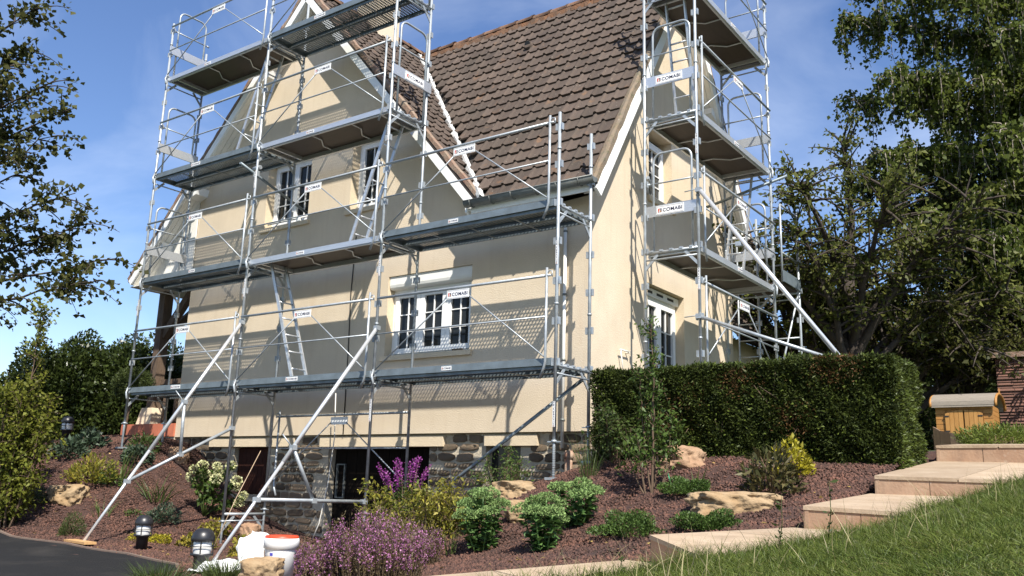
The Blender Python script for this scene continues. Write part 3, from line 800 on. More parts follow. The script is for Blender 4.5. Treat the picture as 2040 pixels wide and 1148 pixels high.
def sign_mesh(name, w, h, th=.006, vertical=False, back=True):
    """white plate with a blue line, logo and lettering; faces -y, centred; if vertical the text runs upward"""
    b = MB(); b.box(-w/2,w/2,-th/2,th/2,-h/2,h/2,0)
    e = -th/2-.0015; m_ = h*.07; t = h*.025
    def q(x0,x1,z0,z1,mi,ee=e): b.add([(x0,ee,z0),(x1,ee,z0),(x1,ee,z1),(x0,ee,z1)], [(0,1,2,3)], mi)
    q(-w/2+m_,w/2-m_,-h/2+m_,-h/2+m_+t,1); q(-w/2+m_,w/2-m_,h/2-m_-t,h/2-m_,1); q(-w/2+m_,-w/2+m_+t,-h/2+m_+t,h/2-m_-t,1); q(w/2-m_-t,w/2-m_,-h/2+m_+t,h/2-m_-t,1)
    lh = h*.44; lx = -w/2+h*.22
    # logo: dark square, red left half, pale roof shape
    q(lx,lx+lh*.95,-lh/2,lh/2,1); q(lx,lx+lh*.45,-lh/2,lh/2,2,e-.0008)
    b.add([(lx+lh*.2,e-.0016,-lh/2),(lx+lh*.42,e-.0016,-lh/2),(lx+lh*.62,e-.0016,lh*.35),(lx+lh*.5,e-.0016,lh*.4)],[(0,1,2,3)],0)
    b.add([(lx+lh*.62,e-.0016,-lh*.45),(lx+lh*.85,e-.0016,-lh*.45),(lx+lh*.66,e-.0016,lh*.2)],[(0,1,2)],3)
    tx0 = lx+lh*1.25; tw = w/2-h*.2-tx0; sx = tw/T_W; sz = lh*.92/T_H
    b.add([(tx0+v[0]*sx, e-v[2]*.5, v[1]*sz) for v in T_V], T_F, 1)
    return b.mesh(name, [M_sign, M_ink, M_red, M_orange])
SIGN = sign_mesh('sign_plate', .37, .115)
STICK = sign_mesh('deck_sticker', .26, .062, .003)
STICKL = sign_mesh('deck_sticker', .17, .055, .003)
def post_sticker_mesh():
    me = sign_mesh('post_sticker', .30, .034, .002); return me
PSTICK = post_sticker_mesh()

R_T = .0212
def lug(b, x, y, z, axis):
    for s_ in (-1,1):
        if axis == 'x': b.box(x+s_*.030-.008, x+s_*.030+.008, y-.012, y+.012, z-.045, z+.045); b.box(x+s_*.046-.004, x+s_*.046+.004, y-.022, y+.022, z-.045, z+.045)
        else: b.box(x-.012, x+.012, y+s_*.030-.008, y+s_*.030+.008, z-.045, z+.045); b.box(x-.022, x+.022, y+s_*.046-.004, y+s_*.046+.004, z-.045, z+.045)
def make_post(par, x, y, z0, z1, lev0, axis, jack=True, stickers=()):
    b = MB(); zb = z0+(.45 if jack else 0)
    b.tube([(x,y,zb),(x,y,z1)], R_T, 12)
    z = lev0-4
    while z < z1-.03:
        if z > zb+.1:
            for dz in (.0,.5,1.0,1.5):
                if z+dz < z1-.05: lug(b, x, y, z+dz, axis)
            if z1-.1 > z+.72: b.tube([(x,y,z+.70),(x,y,z+.725)], R_T+.007, 12)
        z += 2
    o = b.build('post', M_galv, par)
    if jack:
        j = MB(); j.tube([(x,y,z0+.02),(x,y,zb+.25)], .017, 10); j.tube([(x,y,zb-.03),(x,y,zb)], .034, 10); j.bar((x-.09,y,zb-.02),(x+.09,y,zb-.02),.016,.012)
        k = 0
        while z0+.06+k*.02 < zb-.05: j.tube([(x,y,z0+.05+k*.02),(x,y,z0+.058+k*.02)], .0205, 8, cap=False); k += 1
        j.box(x-.075,x+.075,y-.075,y+.075,z0-.01,z0+.02); j.build('screw_jack', M_galv, o)
    for zs in stickers:
        inst('post_sticker', PSTICK, o, (x+.004, y-R_T-.003, zs), (0,-math.pi/2,0))
    return o
def transom(par, p, q, extra=True):
    p, q = Vector(p), Vector(q); d = (q-p).normalized(); b = MB()
    b.tube([p,q], .021, 10); b.tube([p+Vector((0,0,-.10)), q+Vector((0,0,-.10))], .012, 6)
    for s_, e in ((1,p),(-1,q)):
        b.bar(e+Vector((0,0,-.24)), e+d*s_*.20+Vector((0,0,-.03)), .012, .04)
    if extra:
        n = 5
        for k in range(n): c = p.lerp(q, (k+.7)/(n+.4)); b.box(c.x-.025,c.x+.025,c.y-.025,c.y+.025,c.z+.01,c.z+.035)
    return b.build('transom', M_galv, par)
# --- guardrail, local: bay along +x from 0 to L, outside toward -y, deck level z=0
def guardrail_meshes(L, mirror=False):
    fx = (lambda x: L-x) if mirror else (lambda x: x)
    b = MB(); y = -.045; zt, zm = 1.065, .555
    def T(p, q, r, n=8): b.tube([(fx(p[0]),p[1],p[2]),(fx(q[0]),q[1],q[2])], r, n)
    T((.03,y,zt),(L-.15,y,zt),.0185,10); T((.03,y,zm),(L-.12,y,zm),.0115)
    b.tube([(fx(L-.12),y,zt+.10),(fx(L-.12),y,.0),(fx(L-.15),y+.015,-.07),(fx(L-.21),y+.02,-.19)], .0165, 8)
    b.tube([(fx(.02),y+.02,.06),(fx(.02),y-.01,-.03),(fx(.075),y-.02,-.15)], .0165, 8)
    T((L-.20,y,zt),(L-.06,y,zt),.015,8); b.tube([(fx(L-.12),y,zt+.02),(fx(L-.08),y,zt+.06),(fx(L-.045),y,zt+.05),(fx(L-.04),y,zt-.02)], .008, 6)
    T((.06,y,.05),(L/2-.17,y,zt-.12),.0095); T((L/2+.17,y,zt-.12),(L-.13,y,.06),.0095)
    return b.mesh('guardrail', M_galv)
GR3 = guardrail_meshes(3.0); GR3M = guardrail_meshes(2.96, True)
def guardrail(par, loc, rz=0, mesh=None, L=3.0):
    o = inst('guardrail', mesh or GR3, par, loc, (0,0,rz))
    s_ = bpy.data.objects.new('sign_plate', SIGN); COL.objects.link(s_); s_.parent = o; s_.location = (L/2, -.062, .975)
    return o
# --- end frame, local: width along +y from 0 to W, at x=0
def endframe_mesh(W, H=1.45):
    b = MB(); p = []; r0 = .13; a0, a1 = .10, W-.10
    p += [(0,a0,-.02),(0,a0,H-r0)]
    for k in range(1,6): t = math.pi/2*k/5; p.append((0,a0+r0-r0*math.cos(t),H-r0+r0*math.sin(t)))
    for k in range(0,6): t = math.pi/2*k/5; p.append((0,a1-r0+r0*math.sin(t),H-r0+r0*math.cos(t)))
    p += [(0,a1,-.02)]
    b.tube(p, .0175, 8); b.tube([(0,0,1.0),(0,W,1.0)], .0125, 8); b.tube([(0,0,1.0),(0,.05,1.0)], .02, 8); b.tube([(0,W-.05,1.0),(0,W,1.0)], .02, 8)
    return b.mesh('end_frame', M_galv)
EF = endframe_mesh(.79)
ENDB = MB().box(-.012,.012,-.03,.81,.50,.66).mesh('end_board', M_alub)
SIGNB = sign_mesh('sign_plate', .42, .13, .004)
def endframe(par, loc, rz=0, board=True, sign=0):
    o = inst('end_frame', EF, par, loc, (0,0,rz))
    if board:
        e = bpy.data.objects.new('end_board', ENDB); COL.objects.link(e); e.parent = o; e.location = (.02*(sign or 1),0,0)
        if sign:
            s_ = bpy.data.objects.new('sign_plate', SIGNB); COL.objects.link(s_); s_.parent = o
            s_.location = (.02*sign+.016*sign, .42, .58); s_.rotation_euler = (0,0,math.pi/2 if sign > 0 else -math.pi/2)
    return o
# --- perforated steel deck: two planks with real slots. local: x 0..L, y 0..W, top at z=0
def perforated_mesh(L, W):
    V, F = [], []
    def quad(a,b_,c,d): n = len(V); V.extend([a,b_,c,d]); F.append((n,n+1,n+2,n+3))
    pw = (W-.02)/2-.02
    px, py, hx, hy, rows = .058, .030, .034, .017, 11
    for k in range(2):
        y0 = .02+k*(pw+.02); y1 = y0+pw
        x0, x1 = .05, L-.05
        m0 = (pw-rows*py)/2
        nx = int((x1-x0-.16)/px); sx = (x1-x0-nx*px)/2
        for zt, fl in ((0,False),(-.003,True)):
            quad((x0,y0,zt),(x1,y0,zt),(x1,y0+m0,zt),(x0,y0+m0,zt)); quad((x0,y1-m0,zt),(x1,y1-m0,zt),(x1,y1,zt),(x0,y1,zt))
            quad((x0,y0+m0,zt),(x0+sx,y0+m0,zt),(x0+sx,y1-m0,zt),(x0,y1-m0,zt)); quad((x1-sx,y0+m0,zt),(x1,y0+m0,zt),(x1,y1-m0,zt),(x1-sx,y1-m0,zt))
            for i in range(nx):
                X0 = x0+sx+i*px; X1 = X0+px; ha, hb = X0+(px-hx)/2, X0+(px+hx)/2
                quad((X0,y0+m0,zt),(ha,y0+m0,zt),(ha,y1-m0,zt),(X0,y1-m0,zt)); quad((hb,y0+m0,zt),(X1,y0+m0,zt),(X1,y1-m0,zt),(hb,y1-m0,zt))
                for j in range(rows+1):
                    c0 = y0+m0+j*py-(py-hy)/2; c1 = c0+(py-hy)
                    c0 = max(c0, y0+m0); c1 = min(c1, y1-m0)
                    quad((ha,c0,zt),(hb,c0,zt),(hb,c1,zt),(ha,c1,zt))
        for yy, s_ in ((y0,1),(y1,-1)):   # folded flanges
            quad((x0,yy,0),(x1,yy,0),(x1,yy,-.075),(x0,yy,-.075)); quad((x0,yy,-.075),(x1,yy,-.075),(x1,yy+s_*.025,-.075),(x0,yy+s_*.025,-.075))
        for xx in (x0,x1): quad((xx,y0,0),(xx,y1,0),(xx,y1,-.06),(xx,y0,-.06))
    for xx in (L*.28,L*.5,L*.75):        # flat ties under the planks
        n = len(V); V.extend([(xx-.015,.03,-.08),(xx+.015,.03,-.08),(xx+.015,W-.03,-.08),(xx-.015,W-.03,-.08)]); F.append((n,n+1,n+2,n+3))
        n = len(V); V.extend([(xx-.015,.03,-.076),(xx+.015,.03,-.076),(xx+.015,W-.03,-.076),(xx-.015,W-.03,-.076)]); F.append((n,n+1,n+2,n+3))
    return np_mesh('perforated_deck', V, F, M_galvd)
# --- plywood deck in an aluminium frame
def plywood_meshes(L, W):
    p = MB(); p.box(.07,L-.07,.05,W-.05,-.012,0); ply = p.mesh('plywood_panel', M_ply)
    f = MB(); f.box(.04,L-.04,.015,.05,-.085,.004); f.box(.04,L-.04,W-.05,W-.015,-.085,.004)
    for x in (.05,.24,L-.24,L-.05): f.box(x-.02,x+.02,.05,W-.05,-.07,-.0125)
    for x in (L*.36,L*.66):
        n = 10; pts = [(x+(.09 if i < 4 else .09-.18*min(1,(i-4)/3)), .05+(W-.1)*i/n, -.035) for i in range(n+1)]
        f.tube(pts, .011, 6)
    return ply, f.mesh('deck_frame', M_alub)
DECK = perforated_mesh(3.0, .778)
PLY, PFR = plywood_meshes(3.0, .778)
PLY2, PFR2 = plywood_meshes(2.96, .80)
TOE = MB().box(.05,2.95,-.012,.008,-.035,.055).mesh('toe_board', M_galvd)
TOEA = MB().box(.05,2.95,-.006,.012,-.07,.010).mesh('toe_board', M_alub)
TOE2 = MB().box(.05,2.91,-.006,.012,-.075,.012).mesh('toe_board', M_alub)
def child(name, me, par, loc=(0,0,0), rot=(0,0,0)):
    o = bpy.data.objects.new(name, me); COL.objects.link(o); o.parent = par; o.location = loc; o.rotation_euler = rot; return o
def perf_deck(par, loc, rz=0, stick=.5, big=True):
    o = inst('perforated_deck', DECK, par, loc, (0,0,rz))
    t = child('toe_board', TOE, o)
    child('deck_sticker', STICK if big else STICKL, o, (3*stick, -.0145, .012))
    return o
def ply_deck(par, loc, rz=0, meshes=(None,None), toe=None, stick=.5, L=3.0):
    o = inst('deck_frame', meshes[1] or PFR, par, loc, (0,0,rz)); o.name = 'plywood_deck'
    child('plywood_panel', meshes[0] or PLY, o); child('toe_board', toe or TOEA, o)
    child('deck_sticker', STICKL, o, (L*stick, -.0085, -.03))
    return o

# ---------------------------------------------------------------- the front scaffold
fs_ = thing('facade_scaffold', (-4.5, .39, -2.4), 'long galvanised scaffold along the front of the house, four decks high', 'scaffold')
XS = [-9.0,-6.0,-3.0,0.0]; WS = .778
tops = [7.16, 8.1, 8.1, 3.20]
for k, x in enumerate(XS):
    zb = gz(x, 0); zb = {0:-1.0,1:-2.54,2:-2.3,3:-1.37}[k]
    st = {0:(1.5,),1:(1.55,3.4,5.35),2:(1.55,3.6,-.5,5.4),3:(1.35,-.62)}[k]
    make_post(fs_, x, 0, zb, tops[k], 0, 'x', True, st)
    zb2 = {0:-.95,1:-2.36,2:-2.3,3:-1.15}[k]
    t2 = {0:6.85, 1:7.0, 2:7.4, 3:3.18}[k]
    make_post(fs_, x, WS, zb2, t2, 0, 'x', True, ())
    for l in range(2 if k == 3 else 4): transom(fs_, (x,0,2*l-.03), (x,WS,2*l-.03))
transom(fs_, (-6,0,-2.0), (-6,WS,-2.0), False)
for l in range(4):
    for k in range(3):
        if l >= 2 and k == 2: continue
        loc = (XS[k], 0, 2*l)
        if (l,k) in ((1,1),(2,1),(3,0)): ply_deck(fs_, loc, stick=.42)
        else: perf_deck(fs_, loc, stick={(0,0):.47,(0,1):.44,(0,2):.44,(1,0):.5,(1,2):.44}.get((l,k),.42), big=(l,k) in ((0,0),(0,1),(2,0),(3,1)))
        guardrail(fs_, loc)
    # end frames on the left, and on the right of the tall part
    if l >= 1: endframe(fs_, (XS[0]+.03, 0, 2*l), board=True)
    if l >= 2: endframe(fs_, (XS[2]+.03, 0, 2*l), sign=1)
# a guardrail used as bracing behind the lower bay, and loose diagonal tubes
g = inst('guardrail', GR3, fs_, (-3.0, WS, -1.52), (0,0,math.pi)); child('sign_plate', SIGN, g, (1.5,-.062,.975))
def tube_part(name, pts, r, m, par=fs_, n=10): return MB().tube(pts, r, n).build(name, m, par)
tube_part('diagonal_tube', [(-.02,WS-.05,-.10),(-3.05,.55,-2.12)], .024, M_galvd)
tube_part('tie_tube', [(-6.08,-.28,3.62),(-6.30,1.42,3.24)], .0242, M_galvd)
tube_part('tie_tube', [(-6.12,.03,3.62),(-5.95,.03,3.62)], .035, M_galv)
def stabiliser(x, ztop, foot, strut_y, strut_from, link):
    fo = Vector(foot); top = Vector((x+.06,-.05,ztop))
    o = tube_part('stabiliser', [top, top.lerp(fo,.62)], .027, M_alu); 
    MB().tube([top.lerp(fo,.62), fo], .0215, 10).build('inner_tube', M_alu, o)
    b = MB(); d = (fo-top)
    for k in range(16):
        c = top.lerp(fo, .64+k*.0215); b.tube([c+Vector((.0,-.022,-.012)), c+Vector((0,-.027,-.014))], .006, 6)
    b.build('pin_hole', M_black, o)
    m_ = top+d*((strut_y-top.y)/d.y)
    MB().tube([strut_from, tuple(m_)], .0242, 10).build('strut', M_galv, o)
    s0 = Vector(strut_from).lerp(m_, link[0]); t0 = top.lerp(fo, link[1])
    MB().tube([s0, t0], .0242, 10).build('link_tube', M_galv, o)
    for c in (m_, s0, t0, Vector(strut_from), top):
        b = MB(); b.box(c.x-.035,c.x+.035,c.y-.035,c.y+.035,c.z-.03,c.z+.03)
        if c is t0: b.tube([t0+Vector((-.02,0,.0)), t0+Vector((-.10,-.1,.16))], .009, 6)
        b.build('coupler', M_galv, o)
    f = MB(); f.box(fo.x-.06,fo.x+.06,fo.y-.06,fo.y+.06,fo.z-.015,fo.z+.01); f.build('foot_plate', M_galv, o)
stabiliser(-6.0, .97, (-6.18,-2.08,-2.37), -1.58, (-5.95,-.03,-.70), (.52,.40))
stabiliser(-3.0, .64, (-3.16,-2.22,-2.41), -1.72, (-3.0,-.03,-1.72), (.50,.56))
# ladders that hang in the trapdoors
def ladder(name_label, p0, p1, w, waxis, n, grp='scaffold ladders'):
    p0, p1 = Vector(p0), Vector(p1); t = thing('ladder', tuple((p0)), name_label, 'ladder', grp)
    a = Vector(waxis)*w/2; d = (p1-p0).normalized(); up = Vector(waxis)
    for s_ in (-1,1): MB().bar(p0+a*s_, p1+a*s_, .022, .055, up=up.cross(d)).build('stile', M_alub, t)
    for k in range(n):
        c = p0.lerp(p1, (k+.6)/n); MB().tube([c-a, c+a], .014, 6).build('rung', M_alub, t)
    return t
ladder('aluminium ladder between the first and second decks, under the trapdoor by the sign', (-4.98,.40,.06), (-5.72,.40,1.98), .30, (0,1,0), 7)
ladder('aluminium ladder leaning between the second and third decks beside the narrow upper window', (-3.93,.40,2.06), (-3.25,.40,3.96), .30, (0,1,0), 7)
ladder('aluminium ladder at the upper left, up to the topmost plywood deck', (-7.0,.40,4.06), (-6.30,.40,5.96), .30, (0,1,0), 7)

# ---------------------------------------------------------------- the gable scaffold
gs = thing('gable_scaffold', (.53, 3.56, -1.1), 'narrow galvanised scaffold tower against the right gable wall', 'scaffold')
FX, FY, GW_, GL = .12, 2.09, .815, 2.96
ZL = [1.83, 3.83, 5.83]
for (x, y) in ((FX,FY),(FX+GW_,FY),(FX+GW_,FY+GL),(FX,FY+GL)):
    make_post(gs, x, y, gz(x,y)-.02, 7.6 if x > .5 else 7.0, 1.83, 'y' if y > 3 else 'x', False, (1.35,3.3) if (x > .5 and y < 3) else ())
for z in ZL:
    transom(gs, (FX,FY,z-.03), (FX+GW_,FY,z-.03)); transom(gs, (FX,FY+GL,z-.03), (FX+GW_,FY+GL,z-.03))
    ply_deck(gs, (FX+GW_, FY, z), math.pi/2, (PLY2,PFR2), TOE2, .5, 2.96)
    guardrail(gs, (FX+GW_, FY, z), math.pi/2, GR3M, 2.96)
    endframe(gs, (FX+GW_, FY+.03, z), math.pi/2, sign=-1)
    endframe(gs, (FX+GW_, FY+GL-.03, z), math.pi/2, board=True)
guardrail(gs, (FX+GW_, FY, .25), math.pi/2, GR3M, 2.96)
o = tube_part('stabiliser', [(FX+GW_+.06,FY-.05,2.58),(2.95,FY-.05,-.12)], .030, M_alu, gs)
MB().tube([(2.9,FY-.05,-.05),(3.55,FY-.05,-.98)], .0245, 10).build('inner_tube', M_alu, o)
MB().tube([(FX+GW_,FY-.03,.83),(2.60,FY-.05,.17)], .0242, 10).build('strut', M_galv, o)
for c in ((FX+GW_+.03,FY-.04,2.60),(FX+GW_,FY-.03,.83),(1.52,FY-.04,1.75)):
    b = MB(); b.box(c[0]-.04,c[0]+.04,c[1]-.03,c[1]+.03,c[2]-.03,c[2]+.03); b.tube([(c[0]-.2,c[1]-.02,c[2]),(c[0],c[1]-.02,c[2]+.01)], .008, 6); b.build('coupler', M_galv, o)
tube_part('tie_tube', [(-.2,FY+GL-.12,3.33),(FX+GW_+.28,FY+GL+.02,3.70)], .0242, M_galvd, gs)
tube_part('tie_tube', [(FX-.05,FY+.2,3.02),(-.22,FY+.95,3.02)], .0242, M_galv, gs)
ladder('aluminium ladder in the gable tower below its topmost deck', (.5,2.72,3.90), (.5,2.36,5.80), .30, (1,0,0), 7)
ladder('aluminium ladder in the gable tower above its lowest deck', (.5,4.42,1.90), (.5,4.98,3.80), .30, (1,0,0), 7)

# ---------------------------------------------------------------- the rear scaffold, only its end shows
rs = thing('rear_scaffold', (.6, 6.5, -1.0), 'low scaffold end sticking out past the rear corner, behind the gable tower', 'scaffold')
for (x, y) in ((.30,6.05),(1.02,6.05)):
    make_post(rs, x, y, gz(x,y)-.02, 3.35, 1.95, 'x', False)
transom(rs, (.30,6.05,1.92), (1.02,6.05,1.92), False)
b = MB(); b.box(.30,1.0,5.25,6.0,1.93,1.96); b.build('plywood_deck', M_ply, rs)
b = MB(); b.box(1.035,1.055,5.2,6.05,1.95,2.14); b.build('toe_board', M_galvd, rs)
for z in (2.45,2.75,3.02): tube_part('guard_tube', [(.30,6.05,z),(1.02,6.05,z)], .014, M_galv, rs)
for z in (2.45,3.28): tube_part('guard_tube', [(1.02,5.22,z),(1.02,6.05,z)], .0175, M_galv, rs)
tube_part('guard_tube', [(1.02,5.22,1.95),(1.02,5.22,3.28)], .0175, M_galv, rs)
tube_part('diagonal_tube', [(1.0,6.05,1.9),(.35,6.05,-.6)], .0175, M_galv, rs)
b = MB()
for k in range(9): b.tube([(-.05,6.0,-.3+k*.29),(.30,6.0,-.3+k*.29)], .011, 6)
b.tube([(-.05,6.0,-.9),(-.05,6.0,3.2)], .016, 8); b.build('rung_side', M_galv, rs)
for z in (.35,1.15): tube_part('guard_tube', [(.30,6.05,z),(1.02,6.05,z)], .014, M_galv, rs)
# ================================================================== ground
M_soil = mat('mulch_bed', (.080,.038,.026), .95, col2=(.045,.022,.018), vscale=30, bump=1.0, bscale=42, detail=6, bdist=.05)
M_far = mat('far_meadow', (.05,.07,.025), .95, var=.3, vscale=.3)
M_asph = mat('asphalt', (.016,.016,.0165), .95, spec=.15, var=.22, vscale=90, bump=.5, bscale=220, bdist=.01, detail=6)
M_lawn = mat('lawn_soil', (.055,.075,.02), .95, var=.35, vscale=9, bump=.8, bscale=30)
xs = np.concatenate([[-400,-200,-100,-60,-40,-28,-22,-18], np.arange(-16,-4,.16), np.arange(-4,7,.11), np.arange(7,15.2,.4), [18,24,35,60,120,250,400]])
ys = np.concatenate([[-300,-120,-50,-25,-15,-12], np.arange(-10,2.4,.11), np.arange(2.4,15,.5), [18,24,35,60,120,250,400]])
Xg, Yg = np.meshgrid(xs, ys, indexing='ij')
Zg = ground_z(Xg.ravel(), Yg.ravel()).reshape(Xg.shape)
rn = np.random.default_rng(1)
Zg = Zg + np.where((np.abs(Xg) < 16) & (Yg > -10) & (Yg < 3), rn.normal(0,.008,Zg.shape), 0)
# the ground is cut away under the garden steps
S2 = [(2.877,-3.234,-1.765),(3.55,-3.78,-1.86),(4.95,-1.95,-1.70),(3.40,-1.85,-1.715)]
S3 = [(3.507,-1.952,-1.549),(4.75,-1.90,-1.585),(4.95,-.36,-1.45),(3.60,-.36,-1.437)]
S4 = [(3.653,-.402,-1.281),(5.0,-.34,-1.305),(5.2,1.55,-1.09),(3.80,1.55,-1.072)]
S5 = [(3.82,1.514,-.911),(5.6,1.50,-.905),(5.6,3.2,-.80),(3.86,3.2,-.80)]
S1 = [(1.25,-4.35,-2.13),(3.3,-5.4,-2.22),(4.2,-3.6,-1.96),(2.66,-3.15,-1.945)]
def in_poly(px, py, poly):
    px = np.asarray(px); py = np.asarray(py); c = np.zeros(px.shape, bool); n = len(poly)
    for i in range(n):
        x0, y0 = poly[i]; x1, y1 = poly[(i+1)%n]
        if y0 == y1: continue
        c ^= ((y0 > py) != (y1 > py)) & (px < (x1-x0)*(py-y0)/(y1-y0)+x0)
    return c
for S in (S1,S2,S3,S4,S5):
    cxm = sum(q[0] for q in S)/4; cym = sum(q[1] for q in S)/4
    k = in_poly(Xg, Yg, [(q[0]+(.06 if q[0] > cxm else -.02), q[1]+(.05 if q[1] > cym else -.05)) for q in S])
    k2 = k | ((Xg > cxm) & (Xg < cxm+2.2) & (Yg > min(q[1] for q in S)) & (Yg < max(q[1] for q in S)))
    Zg = np.where(k2, np.minimum(Zg, min(q[2] for q in S)-.22), Zg)
# cellar pit under the house stays below its floor
inside = (Xg > XL+.3) & (Xg < XR-.35) & (Yg > YW+.45) & (Yg < YB-.2)
Zg = np.where(inside, np.minimum(Zg, -2.6), Zg)
nx, ny = Xg.shape
idx = np.arange(nx*ny).reshape(nx, ny)
F = np.stack([idx[:-1,:-1], idx[1:,:-1], idx[1:,1:], idx[:-1,1:]], -1).reshape(-1,4)
V = np.stack([Xg, Yg, Zg], -1).reshape(-1,3)
fc = V[F].mean(1)
farm = ((np.abs(fc[:,0]) > 15.5) | (fc[:,1] > 3.0) | (fc[:,1] < -10)).astype(int)
g = part('ground', np_mesh('ground', V, F, [M_soil, M_far], smooth=True, mi=farm), None); g['kind'] = 'structure'

# driveway: an even asphalt sheet with a crisp edge
DRIVE = [(-60,-2.9),(-12,-2.62),(-7.7,-2.46),(-6.2,-2.34),(-4.6,-2.42),(-3.3,-2.62),(-2.75,-2.95),(-2.55,-3.6),(-2.2,-4.6),(-1.6,-6.0),(-1.2,-9),(-1,-30),(-60,-30)]
def drive_z(x, y): return np.maximum(ground_z(x, y), -2.47)+.02
b = MB(); 
ed = DRIVE[:11]
pts = []
for i in range(len(ed)-1):
    for k in range(6): t = k/6; pts.append((ed[i][0]*(1-t)+ed[i+1][0]*t, ed[i][1]*(1-t)+ed[i+1][1]*t))
Vd, Fd = [], []
NR = 26
for i, (x, y) in enumerate(pts):
    tx, ty = -14, -14
    for j in range(NR):
        t = (j/(NR-1))**1.6; xx, yy = x+(tx-x)*t, y+(ty-y)*t
        Vd.append((xx, yy, float(drive_z(xx, yy)[0])))
for i in range(len(pts)-1):
    for j in range(NR-1): a = i*NR+j; Fd.append((a,a+1,a+NR+1,a+NR))
dv = part('driveway', np_mesh('driveway', Vd, Fd, M_asph, smooth=True), None); dv['kind'] = 'structure'
M_edge = mat('concrete_edging', (.15,.105,.08), .9, var=.15, vscale=6)
b = MB()
for i in range(len(pts)-1):
    if pts[i][0] < -11 or pts[i][0] > -3.2: continue
    (x0,y0),(x1,y1) = pts[i], pts[i+1]; z0, z1 = float(drive_z(x0,y0)[0]), float(drive_z(x1,y1)[0])
    b.hexa([(x0,y0,z0-.1),(x1,y1,z1-.1),(x1,y1+.045,z1-.1),(x0,y0+.045,z0-.1),(x0,y0,z0+.018),(x1,y1,z1+.018),(x1,y1+.045,z1+.018),(x0,y0+.045,z0+.018)])
kb = b.build('driveway_edging', M_edge, None); kb['kind'] = 'structure'

# ---------------------------------------------------------------- sandstone garden steps
M_sand = mat('sandstone_slab', (.31,.225,.145), .85, col2=(.40,.31,.215), vscale=3.4, bump=.25, bscale=40, island=.09)
M_sandr = mat('sandstone_riser', (.30,.175,.105), .85, col2=(.37,.255,.17), vscale=3.0, bump=.2, bscale=40, island=.12)
M_slabjoint = mat('slab_joint', (.30,.21,.14), .95)
stain(M_sand, 2.6, .54, .74, (.22,.155,.10), .6); stain(M_sand, 14, .60, .70, (.20,.17,.12), .45)
stain(M_sandr, 5, .54, .72, (.19,.12,.08), .6, (1,1,.5)); stain(M_sandr, 16, .62, .72, (.45,.36,.28), .5)
stain(M_asph, 1.2, .52, .72, (.040,.037,.034), .7); stain(M_asph, 40, .68, .74, (.10,.08,.06), .7)
def step(label, c, riser, nslab, nris, th=.03):
    """c: front-left, front-right, back-right, back-left corners of the tread"""
    c = [Vector(q) for q in c]; org = (c[0]+c[1]+c[2]+c[3])/4
    t = thing('garden_step', (org.x, org.y, min(q.z for q in c)-riser), label, 'step', 'sandstone garden steps')
    dn = Vector((0,0,-1))
    core = MB(); core.hexa([q+dn*(riser+.25)+Vector((0,.02,0)) for q in c]+[q+dn*(th+.002)+Vector((0,.016,0)) for q in c]); core.build('core', M_slabjoint, t)
    gx = .004
    for i in range(nslab[0]):
        for j in range(nslab[1]):
            def P(u, v): return c[0].lerp(c[1], u).lerp(c[3].lerp(c[2], u), v)
            u0, u1, v0_, v1_ = i/nslab[0]+gx, (i+1)/nslab[0]-gx, j/nslab[1]+gx*(j > 0), (j+1)/nslab[1]-gx
            q = [P(u0,v0_), P(u1,v0_), P(u1,v1_), P(u0,v1_)]
            MB().hexa([a+dn*th for a in q]+q).build('slab', M_sand, t)
    for i in range(nris):
        u0, u1 = i/nris+.003, (i+1)/nris-.003
        for (A, B_) in ((c[0], c[1]),):
            d = (B_-A); nn = Vector((d.y,-d.x,0)).normalized()
            a, e = A.lerp(B_,u0), A.lerp(B_,u1)
            q = [a-nn*.035+dn*(riser+.12), e-nn*.035+dn*(riser+.12), e-nn*.010+dn*(riser+.12), a-nn*.010+dn*(riser+.12)]
            MB().hexa([q[3],q[2],q[1],q[0]]+[v+Vector((0,0,riser+.12-th-.001)) for v in (q[3],q[2],q[1],q[0])]).build('riser_slab', M_sandr, t)
    # left cheek slabs
    for i in range(2):
        A, B_ = c[0].lerp(c[3], i/2+.004), c[0].lerp(c[3], (i+1)/2-.004)
        o_ = Vector((.012,0,0)); w_ = Vector((.03,0,0))
        q = [A+o_, A+o_+w_, B_+o_+w_, B_+o_]
        MB().hexa([v+dn*(riser+.12) for v in q]+[v+dn*(th+.001) for v in q]).build('riser_slab', M_sandr, t)
    return t
step('lowest sandstone step, a broad flat slab half hidden by grass', S1, .15, (2,2), 3)
step('second sandstone step from the bottom, its left corner pointing at the mulch', S2, .165, (2,2), 2)
step('middle sandstone step of the garden path, with three riser slabs', S3, .17, (2,2), 3)
step('fourth sandstone step, next to the end of the tall hedge', S4, .17, (2,2), 3)
step('topmost sandstone step below the wooden playhouse', S5, .15, (3,2), 4)
# ================================================================== plants: builders
def unit(v): return v/np.maximum(np.linalg.norm(v, axis=-1, keepdims=True), 1e-9)
def rand_dirs(n, up=0.0): 
    d = rng.normal(size=(n,3)); d[:,2] += up; return unit(d)
def leaf_arrays(P, D, S, W=.5, fold=.18, flat=None):
    """one folded diamond per leaf: base, side, tip, side"""
    n = len(P); D = unit(D); S = np.broadcast_to(np.asarray(S, float), (n,))
    R = rng.normal(size=(n,3)) if flat is None else flat+rng.normal(size=(n,3))*.35
    if flat is None: side = unit(np.cross(D, R))
    else: side = unit(np.cross(D, unit(R)))
    nn = np.cross(side, D)
    mid = P+D*(S*.45)[:,None]
    w = (S*W*.5)[:,None]; fo = (S*fold)[:,None]
    V = np.stack([P, mid+side*w+nn*fo, P+D*S[:,None]-nn*fo*.3, mid-side*w+nn*fo], 1).reshape(-1,3)
    F = np.arange(4*n).reshape(n,4)
    return V, F
